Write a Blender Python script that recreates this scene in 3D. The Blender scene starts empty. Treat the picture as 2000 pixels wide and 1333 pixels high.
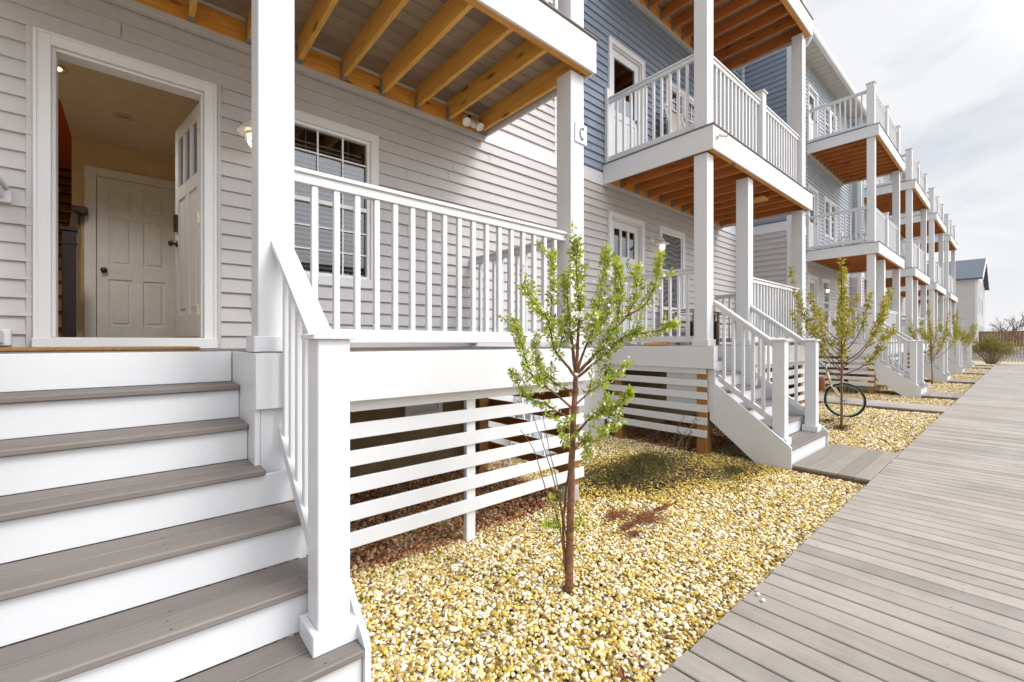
import bpy, math, random
import numpy as np
from mathutils import Vector, Matrix
rad = math.radians
S = bpy.context.scene
COL = S.collection
R0 = random.Random(7)

# ------------------------------------------------------------------ camera
ZC = 1.42
cam = bpy.data.cameras.new('camera'); camo = bpy.data.objects.new('camera', cam); COL.objects.link(camo)
PHI = math.atan2(855.6, 992.0)
camo.location = (0, 0, ZC); camo.rotation_euler = (rad(90), 0, -PHI)
cam.lens = 15.4; cam.sensor_width = 36; cam.shift_y = 0.00075; cam.clip_start = .05; cam.clip_end = 2000
S.camera = camo
# ------------------------------------------------------------------ light
SUN_EL, SUN_AZ = rad(47), rad(152)          # azimuth clockwise from +Y (towards +X)
S.view_settings.view_transform = 'Standard'; S.view_settings.look = 'None'
S.view_settings.exposure = 0.80; S.view_settings.gamma = 1
W = bpy.data.worlds.new('World'); S.world = W; W.use_nodes = True
nt = W.node_tree; nt.nodes.clear()
def wn(t, **k):
    n = nt.nodes.new(t)
    for a, b in k.items(): setattr(n, a, b)
    return n
sky = wn('ShaderNodeTexSky', sky_type='NISHITA', sun_disc=False, sun_elevation=SUN_EL, sun_rotation=SUN_AZ)
sky.air_density = 1.0; sky.dust_density = 2.0
tc = wn('ShaderNodeTexCoord'); mp = wn('ShaderNodeMapping'); mp.inputs['Scale'].default_value = (1.0, 1.6, 3.2)
mp.inputs['Rotation'].default_value = (.25, .2, .5)
nz = wn('ShaderNodeTexNoise'); nz.inputs['Scale'].default_value = 2.1; nz.inputs['Detail'].default_value = 9; nz.inputs['Roughness'].default_value = .55
nz.inputs['Distortion'].default_value = .7
rp = wn('ShaderNodeValToRGB'); rp.color_ramp.elements[0].position = .30; rp.color_ramp.elements[1].position = .56
rp.color_ramp.elements[0].color = (.60, .60, .60, 1); rp.color_ramp.elements[1].color = (1, 1, 1, 1)
mx = wn('ShaderNodeMix', data_type='RGBA'); mx.inputs['B'].default_value = (8.05, 8.15, 8.35, 1)
bg = wn('ShaderNodeBackground'); bg.inputs['Strength'].default_value = .1
out = wn('ShaderNodeOutputWorld')
L = nt.links.new
L(tc.outputs['Generated'], mp.inputs['Vector']); L(mp.outputs[0], nz.inputs['Vector']); L(nz.outputs['Fac'], rp.inputs[0])
L(sky.outputs[0], mx.inputs['A'])
sdir = (math.sin(SUN_AZ)*math.cos(SUN_EL), math.cos(SUN_AZ)*math.cos(SUN_EL), math.sin(SUN_EL))
vd = wn('ShaderNodeVectorMath', operation='DOT_PRODUCT'); vd.inputs[1].default_value = sdir; L(tc.outputs['Generated'], vd.inputs[0])
mr = wn('ShaderNodeMapRange', interpolation_type='SMOOTHSTEP'); mr.inputs[1].default_value = .55; mr.inputs[2].default_value = 1.0; mr.inputs[3].default_value = .65; mr.inputs[4].default_value = 2.7
L(vd.outputs['Value'], mr.inputs[0])
sxyz = wn('ShaderNodeSeparateXYZ'); L(tc.outputs['Generated'], sxyz.inputs[0])
hz = wn('ShaderNodeMapRange', interpolation_type='SMOOTHSTEP'); hz.inputs[1].default_value = 0; hz.inputs[2].default_value = .42; hz.inputs[3].default_value = 1.0; hz.inputs[4].default_value = 0.0; L(sxyz.outputs['Z'], hz.inputs[0])
hm = wn('ShaderNodeMath', operation='MAXIMUM'); L(rp.outputs[0], hm.inputs[0]); L(hz.outputs[0], hm.inputs[1]); L(hm.outputs[0], mx.inputs['Factor'])
sca = wn('ShaderNodeVectorMath', operation='SCALE'); L(mx.outputs['Result'], sca.inputs[0]); L(mr.outputs[0], sca.inputs['Scale']); L(sca.outputs[0], bg.inputs[0]); L(bg.outputs[0], out.inputs[0])
sl = bpy.data.lights.new('sun', 'SUN'); sl.energy = .86; sl.angle = rad(16); sl.color = (1, .975, .94)
so = bpy.data.objects.new('sun', sl); COL.objects.link(so)
sd = Vector((math.sin(SUN_AZ)*math.cos(SUN_EL), math.cos(SUN_AZ)*math.cos(SUN_EL), math.sin(SUN_EL)))
so.rotation_euler = sd.to_track_quat('Z', 'Y').to_euler(); so.location = (0, -5, 20)
S.cycles.max_bounces = 10; S.cycles.diffuse_bounces = 6; S.cycles.transparent_max_bounces = 16
try: S.cycles.use_denoising = True
except Exception: pass

# ------------------------------------------------------------------ materials
class NM:
    def __init__(s, name):
        s.m = bpy.data.materials.new(name); s.m.use_nodes = True; s.t = s.m.node_tree
        s.p = s.t.nodes['Principled BSDF']; s.o = s.t.nodes['Material Output']
        s.tc = s.n('ShaderNodeTexCoord')
    def n(s, t, **k):
        n = s.t.nodes.new(t)
        for a, b in k.items():
            if a in n.inputs: n.inputs[a].default_value = b
            else: setattr(n, a, b)
        return n
    def l(s, a, b): s.t.links.new(a, b)
    def set(s, **k):
        for a, b in k.items(): s.p.inputs[a.replace('_', ' ')].default_value = b
    def noise(s, scale, vec=(1, 1, 1), detail=4, rough=.5, co='Object', dist=0):
        mp = s.n('ShaderNodeMapping'); mp.inputs['Scale'].default_value = vec
        s.l(s.tc.outputs[co], mp.inputs['Vector'])
        n = s.n('ShaderNodeTexNoise'); n.inputs['Scale'].default_value = scale; n.inputs['Detail'].default_value = detail
        n.inputs['Roughness'].default_value = rough; n.inputs['Distortion'].default_value = dist
        s.l(mp.outputs[0], n.inputs['Vector']); return n.outputs['Fac']
    def ramp(s, fac, stops):
        r = s.n('ShaderNodeValToRGB'); e = r.color_ramp.elements
        while len(e) < len(stops): e.new(.5)
        for i, (p, c) in enumerate(stops): e[i].position = p; e[i].color = (*c, 1)
        s.l(fac, r.inputs[0]); return r.outputs[0]
    def mix(s, a, b, fac, mode='MIX'):
        m = s.n('ShaderNodeMix', data_type='RGBA', blend_type=mode)
        for k, v in (('A', a), ('B', b), ('Factor', fac)):
            if isinstance(v, (tuple, list)): m.inputs[k].default_value = (*v, 1)
            elif isinstance(v, (int, float)): m.inputs[k].default_value = v
            else: s.l(v, m.inputs[k])
        return m.outputs['Result']
    def col(s, c): s.l(c, s.p.inputs['Base Color'])
    def bump(s, h, st=.2, d=.01):
        b = s.n('ShaderNodeBump'); b.inputs['Strength'].default_value = st; b.inputs['Distance'].default_value = d
        s.l(h, b.inputs['Height']); s.l(b.outputs[0], s.p.inputs['Normal'])
def mul(c, k): return tuple(min(1, x*k) for x in c)
M = {}
def simple(name, c, rough=.5, var=.08, scale=6, spec=.5, metal=0, bump=0, vec=(1, 1, 1)):
    a = NM(name); n = a.noise(scale, vec, 5, .6)
    a.col(a.ramp(n, [(.3, mul(c, 1-var)), (.7, mul(c, 1+var))]))
    a.set(Roughness=rough, Metallic=metal); a.p.inputs['Specular IOR Level'].default_value = spec
    if bump: a.bump(a.noise(scale*12, vec, 3), bump, .004)
    M[name] = a.m; return a
def paint(name, c):
    a = NM(name)
    big = a.noise(1.7, (1, 1, .6), 5, .6); fine = a.noise(34, (1, 1, 1), 4, .7); streak = a.noise(9, (4, 4, .5), 4, .6)
    base = a.ramp(big, [(.3, mul(c, .955)), (.65, c)])
    base = a.mix(base, mul(c, .93), a.ramp(streak, [(.58, (0, 0, 0)), (.8, (.5, .5, .5))]))
    base = a.mix(base, mul(c, .86), a.ramp(fine, [(.66, (0, 0, 0)), (.8, (.45, .45, .45))]))
    a.col(base); a.set(Roughness=.42); a.bump(a.noise(60, (1, 1, .25), 3), .06, .003)
    M[name] = a.m
paint('white_paint', (.655, .663, .68))
paint('trim_paint', (.68, .682, .688))
def siding(name, c):
    a = NM(name); big = a.noise(.9, (1, 1, 1.5), 5, .6); gr = a.noise(5, (1, 1, 30), 5, .65); st = a.noise(3, (3, 3, .35), 5, .6)
    b = a.ramp(big, [(.3, mul(c, .93)), (.7, mul(c, 1.05))])
    b = a.mix(b, mul(c, .88), a.ramp(st, [(.55, (0, 0, 0)), (.85, (.55, .55, .55))]))
    b = a.mix(b, mul(c, .9), a.ramp(gr, [(.55, (0, 0, 0)), (.8, (.4, .4, .4))]))
    a.col(b); a.set(Roughness=.5); a.bump(gr, .10, .004); M[name] = a.m
siding('beige_siding', (.485, .464, .464))
siding('blue_siding', (.222, .262, .338))
siding('pale_siding', (.36, .40, .45))
siding('far_siding', (.50, .51, .53))
def wood(name, c, dark, ax=1, scale=3, knots=True, rough=.65):
    a = NM(name); v = [22, 22, 22]; v[ax] = 1.1
    g = a.noise(scale, v, 7, .65, dist=.6); g2 = a.noise(scale*3.1, v, 4, .6)
    b = a.ramp(g, [(.32, dark), (.62, c)])
    b = a.mix(b, mul(dark, .6), a.ramp(g2, [(.6, (0, 0, 0)), (.75, (.6, .6, .6))]))
    isl = a.n('ShaderNodeObjectInfo')
    b = a.mix(b, mul(c, .6), a.ramp(isl.outputs['Random'], [(0, (0, 0, 0)), (1, (.45, .45, .45))]))
    if knots:
        v2 = [7, 7, 7]; v2[ax] = 2.2
        mp = a.n('ShaderNodeMapping'); mp.inputs['Scale'].default_value = v2; a.l(a.tc.outputs['Object'], mp.inputs[0])
        vo = a.n('ShaderNodeTexVoronoi'); vo.inputs['Scale'].default_value = 1.0; a.l(mp.outputs[0], vo.inputs['Vector'])
        b = a.mix(b, mul(dark, .3), a.ramp(vo.outputs['Distance'], [(.10, (.9, .9, .9)), (.2, (0, 0, 0))]))
    a.col(b); a.set(Roughness=rough); a.bump(g, .15, .004); M[name] = a.m
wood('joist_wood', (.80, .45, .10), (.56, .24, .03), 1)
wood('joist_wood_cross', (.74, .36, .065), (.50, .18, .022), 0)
wood('joist_wood_shade', (.56, .19, .038), (.36, .09, .015), 1)  # dark red tone of the shaded balcony undersides put into the wood colour
wood('post_wood', (.42, .20, .05), (.25, .10, .02), 2)
wood('chair_wood', (.36, .27, .18), (.22, .15, .09), 2, knots=False)
wood('dark_wood', (.03, .022, .03), (.012, .008, .012), 2, knots=False, rough=.3)
wood('brown_fence_wood', (.24, .145, .09), (.14, .075, .042), 2, knots=False)
def composite(name, c, ax, tint=.22, gap=None):
    a = NM(name); v = [30, 30, 30]; v[ax] = .8
    g = a.noise(3.5, v, 6, .7); sp = a.noise(120, (1, 1, 1), 3, .6); st = a.noise(2.2, (1, 1, 1), 6, .65, dist=.4)
    b = a.ramp(g, [(.28, mul(c, .78)), (.72, mul(c, 1.14))])
    at = a.n('ShaderNodeAttribute'); at.attribute_name = 'tint'
    b = a.mix(b, a.ramp(at.outputs['Fac'], [(0, (1-tint,)*3), (1, (1+tint*.3, 1+tint*.24, 1+tint*.18))]), 1.0, 'MULTIPLY')
    b = a.mix(b, mul(c, .55), a.ramp(sp, [(.66, (0, 0, 0)), (.78, (.6, .6, .6))]))
    b = a.mix(b, mul((c[0], c[1]*.97, c[2]*.86), .72), a.ramp(st, [(.52, (0, 0, 0)), (.78, (.6, .6, .6))]))
    if gap:      # weathered walking boards: blotches, worn streaks, dark pits
        m1 = a.noise(7, (1, .35, 1), 6, .7, dist=.8); m2 = a.noise(1.1, (1, 1, 1), 4, .6); m3 = a.noise(60, (1.6, .25, 1), 3, .7)
        b = a.mix(b, mul(c, .66), a.ramp(m1, [(.5, (0, 0, 0)), (.72, (.75, .75, .75))]))
        b = a.mix(b, mul((c[0]*1.02, c[1]*1.03, c[2]*1.08), 1.22), a.ramp(m2, [(.45, (0, 0, 0)), (.7, (.6, .6, .6))]))
        b = a.mix(b, mul(c, .42), a.ramp(m3, [(.62, (0, 0, 0)), (.74, (.7, .7, .7))]))
    a.col(b); a.set(Roughness=.68); a.bump(g, .28, .004); M[name] = a.m
composite('tread_boards', (.19, .168, .152), 0, .16)
composite('walk_planks', (.345, .308, .272), 1, .30, True)
composite('bridge_planks', (.28, .25, .21), 0, .24)
composite('underside_boards', (.36, .285, .21), 0, .3)
simple('soffit_vinyl', (.46, .44, .41), .6, .06)
simple('metal_grey', (.33, .34, .34), .45, .15, metal=.6)
simple('galvanized', (.26, .28, .27), .5, .25, 20, metal=.3)
simple('black_metal', (.02, .02, .022), .35, .2)
simple('brass', (.55, .45, .30), .35, .15, metal=.7)
simple('concrete', (.36, .34, .31), .9, .15, 9, bump=.3)
simple('tan_wall', (.26, .19, .10), .9, .2, 5, bump=.2)
simple('coir', (.33, .17, .05), .95, .35, 70, bump=.8)
simple('hall_wall', (.64, .51, .30), .8, .04)
simple('hall_ceiling', (.64, .555, .44), .8, .04)
simple('hall_door_paint', (.74, .755, .79), .5, .05)
simple('riser_warm_light', (.46, .17, .06), .9, .2, 30)  # warm lamp light on the white risers put into their colour
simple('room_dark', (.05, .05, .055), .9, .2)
simple('blind_slats', (.62, .61, .58), .6, .05)
simple('soil', (.16, .10, .045), .95, .3, 30, bump=.5)
simple('dark_soil_and_shade', (.05, .032, .014), .95, .4, 25, bump=.6)  # bare soil patch, and shade painted below the boardwalk gaps
simple('bark', (.19, .085, .04), .8, .55, 16, bump=1.0, vec=(1, 1, 2.2))
simple('bark_grey', (.15, .11, .075), .8, .35, 30, bump=.5, vec=(1, 1, .25))
simple('cream_metal', (.74, .70, .62), .4, .06)
simple('rubber', (.02, .02, .02), .8, .2)
simple('green_rim', (.16, .40, .32), .35, .1)
simple('cream_frame', (.62, .48, .30), .35, .1)
simple('brown_leather', (.24, .09, .03), .6, .2)
simple('canvas_beige', (.40, .34, .27), .85, .1, 20)
simple('plastic_grey', (.40, .46, .50), .45, .08)
simple('white_plastic', (.78, .78, .77), .35, .04)
simple('lens_black', (.01, .01, .012), .1, .1)
simple('roof_slate', (.085, .108, .14), .85, .25, 8, bump=.4)
simple('roof_shingle', (.10, .10, .105), .9, .25, 8, bump=.4)
simple('mulch', (.20, .07, .025), .95, .4, 40)
simple('screen_mesh', (.10, .105, .11), .8, .2)
simple('sand_soil', (.40, .33, .23), .95, .2, 3, bump=.3)
simple('dry_stem', (.36, .28, .17), .8, .3, 20)
def leafmat(name, c1, c2, tr=.35):
    a = NM(name); at = a.n('ShaderNodeAttribute'); at.attribute_name = 'tint'
    c = a.ramp(at.outputs['Fac'], [(0, c1), (1, c2)]); a.col(c); a.set(Roughness=.45)
    t = a.n('ShaderNodeBsdfTranslucent'); a.l(a.mix(c, (1.3, 1.25, .5), 1.0, 'MULTIPLY'), t.inputs['Color'])
    mxs = a.n('ShaderNodeMixShader'); mxs.inputs[0].default_value = tr
    a.l(a.p.outputs[0], mxs.inputs[1]); a.l(t.outputs[0], mxs.inputs[2]); a.l(mxs.outputs[0], a.o.inputs[0]); M[name] = a.m
leafmat('leaf_fresh', (.085, .185, .012), (.56, .62, .11))
leafmat('leaf_olive', (.16, .18, .02), (.47, .42, .07))
leafmat('leaf_bush', (.13, .14, .03), (.30, .25, .06))
leafmat('leaf_weed', (.045, .040, .010), (.19, .165, .035))
simple('blossom', (.80, .78, .68), .7, .08, 40)
def gravelmat():
    a = NM('pebble'); at = a.n('ShaderNodeAttribute'); at.attribute_name = 'tint'
    c = a.ramp(at.outputs['Fac'], [(0, (.09, .05, .010)), (.10, (.30, .20, .035)), (.28, (.49, .335, .05)), (.46, (.60, .455, .11)), (.60, (.68, .58, .31)), (.72, (.76, .69, .51)), (.87, (.83, .80, .74)), (.96, (.50, .30, .17)), (1, (.26, .23, .19))])
    n = a.noise(55, (1, 1, 1), 4, .7)
    c = a.mix(c, (.42, .27, .06), a.ramp(n, [(.52, (0, 0, 0)), (.75, (.55, .55, .55))]))
    a.col(c); a.set(Roughness=.7); a.bump(n, .3, .003); M['pebble'] = a.m
    a = NM('pebble_shade_tint'); at = a.n('ShaderNodeAttribute'); at.attribute_name = 'tint'
    c = a.ramp(at.outputs['Fac'], [(0, (.16, .04, .02)), (.4, (.34, .12, .05)), (.7, (.46, .24, .10)), (1, (.60, .44, .26))]); a.col(c); a.set(Roughness=.75); M['pebble_shade_tint'] = a.m  # reddish shade under the decks put into the pebble colour
    a = NM('gravel_bed')
    mp = a.n('ShaderNodeMapping'); a.l(a.tc.outputs['Object'], mp.inputs[0])
    def vor(sc, feat='F1'):
        v = a.n('ShaderNodeTexVoronoi', feature=feat); v.inputs['Scale'].default_value = sc; a.l(mp.outputs[0], v.inputs['Vector']); return v
    v = vor(32); sep = a.n('ShaderNodeSeparateColor'); a.l(v.outputs['Color'], sep.inputs[0])
    c = a.ramp(sep.outputs[0], [(0, (.34, .20, .05)), (.3, (.50, .34, .10)), (.55, (.60, .47, .22)), (.8, (.70, .60, .42)), (1, (.78, .74, .66))])
    c = a.mix(c, (.07, .04, .008), a.ramp(v.outputs['Distance'], [(.42, (0, 0, 0)), (.75, (.9, .9, .9))]))
    big = a.noise(1.3, (1, 1, 1), 5, .6); c = a.mix(c, mul((.42, .29, .11), .8), a.ramp(big, [(.5, (0, 0, 0)), (.8, (.6, .6, .6))]))
    a.col(c); a.set(Roughness=.8)
    inv = a.n('ShaderNodeMath', operation='SUBTRACT'); inv.inputs[0].default_value = 1; a.l(v.outputs['Distance'], inv.inputs[1])
    a.bump(inv.outputs[0], .9, .02); M['gravel_bed'] = a.m
gravelmat()
def glassmat(name, tint, ref):
    a = NM(name); t = a.n('ShaderNodeBsdfTransparent'); t.inputs[0].default_value = (*tint, 1)
    g = a.n('ShaderNodeBsdfGlossy'); g.inputs['Roughness'].default_value = .02; g.inputs[0].default_value = (.95, .97, 1, 1)
    f = a.n('ShaderNodeFresnel'); f.inputs[0].default_value = ref
    w = a.noise(1.6, (1, 1, 1), 2); b = a.n('ShaderNodeBump'); b.inputs['Strength'].default_value = .04; b.inputs['Distance'].default_value = .05
    a.l(w, b.inputs['Height']); a.l(b.outputs[0], g.inputs['Normal'])
    m = a.n('ShaderNodeMixShader'); a.l(f.outputs[0], m.inputs[0]); a.l(t.outputs[0], m.inputs[1]); a.l(g.outputs[0], m.inputs[2]); a.l(m.outputs[0], a.o.inputs[0]); M[name] = a.m
glassmat('window_glass', (.62, .66, .68), 1.9)
glassmat('far_glass', (.25, .27, .30), 1.7)
def emit(name, c, s):
    a = NM(name); a.set(Roughness=.4); a.p.inputs['Emission Color'].default_value = (*c, 1); a.p.inputs['Emission Strength'].default_value = s
    a.p.inputs['Base Color'].default_value = (*c, 1); M[name] = a.m
emit('bulb_glow', (1, .92, .76), 1.5)
emit('downlight_glow', (1, .82, .40), 6)

# ------------------------------------------------------------------ helpers
ORG = {}
def link(o): COL.objects.link(o); return o
def tag(o, label, cat, group=None, kind=None):
    if label: o['label'] = label
    if cat: o['category'] = cat
    if group: o['group'] = group
    if kind: o['kind'] = kind
    return o
def thing(name, loc, label, cat, group=None):
    o = link(bpy.data.objects.new(name, None)); o.location = loc; o.empty_display_size = .2; ORG[o.name] = Vector(loc)
    return tag(o, label, cat, group)
class MB:
    def __init__(s): s.v = []; s.f = []; s.t = []
    def _add(s, vs, fs, tint=None):
        k = len(s.v); s.v += [tuple(p) for p in vs]; s.f += [tuple(i+k for i in f) for f in fs]
        s.t += [R0.random() if tint is None else tint]*len(vs)
    def box(s, x0, x1, y0, y1, z0, z1, b=.003, mat=None, tint=None):
        x0, x1 = sorted((x0, x1)); y0, y1 = sorted((y0, y1)); z0, z1 = sorted((z0, z1))
        b = min(b, .3*min(x1-x0, y1-y0, z1-z0))
        lo = (x0, y0, z0); hi = (x1, y1, z1); vs = []; idx = {}
        for sx in (0, 1):
            for sy in (0, 1):
                for sz in (0, 1):
                    sg = (sx, sy, sz)
                    for ax in range(3):
                        p = []
                        for d in range(3):
                            e = (hi if sg[d] else lo)[d]
                            p.append(e if d == ax else (e-b if sg[d] else e+b))
                        idx[(sg, ax)] = len(vs); vs.append(tuple(p))
        fs = []
        def S3(ax, v, o, a, c):
            r = [0, 0, 0]; r[ax] = v; r[o[0]] = a; r[o[1]] = c; return tuple(r)
        ctr = [(lo[d]+hi[d])/2 for d in range(3)]
        def addf(ids):
            a, c, d = (Vector(vs[ids[i]]) for i in range(3)); n = (c-a).cross(d-a)
            m = sum((Vector(vs[i]) for i in ids), Vector())/len(ids)-Vector(ctr)
            fs.append(tuple(ids) if n.dot(m) > 0 else tuple(reversed(ids)))
        for ax in range(3):
            o = [d for d in range(3) if d != ax]
            for v in (0, 1):
                addf([idx[(S3(ax, v, o, a, c), ax)] for a, c in ((0, 0), (1, 0), (1, 1), (0, 1))])
            for a in (0, 1):
                for c in (0, 1):
                    g0, g1 = S3(ax, 0, o, a, c), S3(ax, 1, o, a, c)
                    addf([idx[(g0, o[0])], idx[(g1, o[0])], idx[(g1, o[1])], idx[(g0, o[1])]])
        for sx in (0, 1):
            for sy in (0, 1):
                for sz in (0, 1):
                    addf([idx[((sx, sy, sz), ax)] for ax in range(3)])
        if mat is not None: vs = [mat @ Vector(p) for p in vs]
        s._add(vs, fs, tint); return s
    def bar(s, p, q, w, h, up=(0, 0, 1), b=.003, cut=None):
        """box from p to q, w wide (sideways), h high; cut='v' keeps its ends vertical planes across the run"""
        p, q = Vector(p), Vector(q); d = q-p; Ln = d.length; x = d.normalized(); u = Vector(up); side = x.cross(u).normalized(); u2 = side.cross(x).normalized()
        if cut == 'v':
            vs = []
            hz = h/max(.2, u2.z)
            for e in (p, q):
                for a, c in ((-1, -1), (1, -1), (1, 1), (-1, 1)): vs.append(e+side*(a*w/2)+Vector((0, 0, c*hz/2)))
            s._add(vs, [(3, 2, 1, 0), (4, 5, 6, 7), (0, 1, 5, 4), (1, 2, 6, 5), (2, 3, 7, 6), (3, 0, 4, 7)]); return s
        m = Matrix((x, side, u2)).transposed().to_4x4(); m.translation = p
        return s.box(0, Ln, -w/2, w/2, -h/2, h/2, b, m)
    def tube(s, pts, rs, n=8, cap=True, tint=None):
        pts = [Vector(p) for p in pts]; rs = rs if isinstance(rs, (list, tuple)) else [rs]*len(pts)
        vs = []; fs = []; pu = None
        for i, p in enumerate(pts):
            d = (pts[min(i+1, len(pts)-1)]-pts[max(i-1, 0)])
            d = d.normalized() if d.length > 1e-9 else Vector((0, 0, 1))
            if pu is None: pu = d.orthogonal().normalized()
            a = (pu-d*pu.dot(d)); a = a.normalized() if a.length > 1e-6 else d.orthogonal().normalized(); pu = a; c = d.cross(a)
            for k in range(n):
                t = 2*math.pi*k/n; vs.append(p+(a*math.cos(t)+c*math.sin(t))*rs[i])
        for i in range(len(pts)-1):
            for k in range(n):
                k2 = (k+1) % n; fs.append((i*n+k, i*n+k2, (i+1)*n+k2, (i+1)*n+k))
        if cap: fs.append(tuple(range(n-1, -1, -1))); fs.append(tuple((len(pts)-1)*n+k for k in range(n)))
        s._add(vs, fs, tint); return s
    def lathe(s, c, prof, n=24, axis=(0, 0, 1)):
        c = Vector(c); ax = Vector(axis).normalized(); a = ax.orthogonal().normalized(); b = ax.cross(a); vs = []; fs = []
        for r, h in prof:
            for k in range(n):
                t = 2*math.pi*k/n; vs.append(c+ax*h+(a*math.cos(t)+b*math.sin(t))*max(r, 1e-4))
        for i in range(len(prof)-1):
            for k in range(n):
                k2 = (k+1) % n; fs.append((i*n+k, i*n+k2, (i+1)*n+k2, (i+1)*n+k))
        s._add(vs, fs); return s
    def prism(s, poly, axis, a0, a1):
        """poly: 2-D points in the two other axes (cyclic order y,z / x,z / x,y), extruded along axis"""
        def mk(p, a): return {0: (a, p[0], p[1]), 1: (p[0], a, p[1]), 2: (p[0], p[1], a)}[axis]
        n = len(poly); vs = [mk(p, a0) for p in poly]+[mk(p, a1) for p in poly]
        fs = [tuple(range(n)), tuple(range(2*n-1, n-1, -1))]+[(i, i+n, (i+1) % n+n, (i+1) % n) for i in range(n)]
        s._add(vs, fs); return s
    def quad(s, a, b, c, d, tint=None): s._add([a, b, c, d], [(0, 1, 2, 3)], tint); return s
    def build(s, name, mat, parent=None, smooth=False, label=None, tint=False, fixn=False):
        if not s.v: return None
        o0 = ORG.get(parent.name, Vector()) if parent else Vector()
        me = bpy.data.meshes.new(name); me.from_pydata([tuple(Vector(p)-o0) for p in s.v], [], s.f)
        me.materials.append(M[mat])
        if fixn:
            import bmesh
            bm = bmesh.new(); bm.from_mesh(me); bmesh.ops.recalc_face_normals(bm, faces=bm.faces); bm.to_mesh(me); bm.free()
        if smooth: me.polygons.foreach_set('use_smooth', [True]*len(me.polygons))
        if tint:
            at = me.attributes.new('tint', 'FLOAT', 'POINT'); at.data.foreach_set('value', s.t)
        me.update(); o = link(bpy.data.objects.new(name, me))
        if parent: o.parent = parent; ORG[o.name] = o0
        if label: o['label'] = label
        return o
def one(name, mat, parent, *a, **k):
    tint = k.pop('tinted', False)
    return MB().box(*a, **k).build(name, mat, parent, tint=tint)

YW, YP = 4.30, 2.65            # house wall plane, post faces
DK = 1.365; F2 = 4.215; F3 = 7.50   # deck / balcony floor heights
LAP = .12
def lap_wall(mb, s0, s1, z0, z1, base, axis, opens=()):
    """clapboards on a wall facing -Y (axis 'y', base = y) or -X (axis 'x', base = x)"""
    def P(s_, d, z): return (s_, base-d, z) if axis == 'y' else (base-d, s_, z)
    k0 = int(math.floor((z0-.03)/LAP))
    for k in range(k0, int(z1/LAP)+2):
        za, zb = k*LAP+.03, k*LAP+LAP+.03
        lo, hi = max(za, z0), min(zb, z1)
        if hi-lo < 1e-4: continue
        br = sorted({lo, hi, *[z for o in opens for z in o[2:4] if lo < z < hi]})
        for a, b in zip(br, br[1:]):
            mid = (a+b)/2; iv = [(s0, s1)]
            for o in opens:
                if o[2] < mid < o[3]:
                    nv = []
                    for p, q in iv:
                        if o[1] <= p or o[0] >= q: nv.append((p, q)); continue
                        if o[0] > p: nv.append((p, o[0]))
                        if o[1] < q: nv.append((o[1], q))
                    iv = nv
            d = lambda z: .003+.017*(1-(z-za)/LAP)
            iv2 = []
            rs_ = random.Random(int(k*7919+s0*131)); off_ = rs_.uniform(0, 3.2); cuts = [s0+off_+3.4*m for m in range(int((s1-s0)/3.4)+1)]
            for p, q in iv:
                c_ = [p]+[t for t in cuts if p+.15 < t < q-.15]+[q]
                iv2 += [(a_+(.0012 if a_ > p else 0), b_-(.0012 if b_ < q else 0)) for a_, b_ in zip(c_, c_[1:])]
            for p, q in iv2:
                sh = .003*(sum(t <= p+1e-6 for t in cuts) % 2)
                wob = rs_.uniform(-.0015, .0015)
                d = lambda z: .003+sh+wob*.6+.022*(1-(z-za)/LAP)
                mb.quad(P(p, d(a), a), P(q, d(a), a), P(q, d(b), b), P(p, d(b), b))
                if a == za: mb.quad(P(p, 0, a), P(q, 0, a), P(q, d(a), a), P(p, d(a), a))

def frame(mb, x0, x1, z0, z1, w, y0, y1, bottom=True):
    mb.box(x0, x0+w, y0, y1, z0, z1); mb.box(x1-w, x1, y0, y1, z0, z1)
    mb.box(x0+w, x1-w, y0, y1, z1-w, z1)
    if bottom: mb.box(x0+w, x1-w, y0, y1, z0, z0+w)

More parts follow.
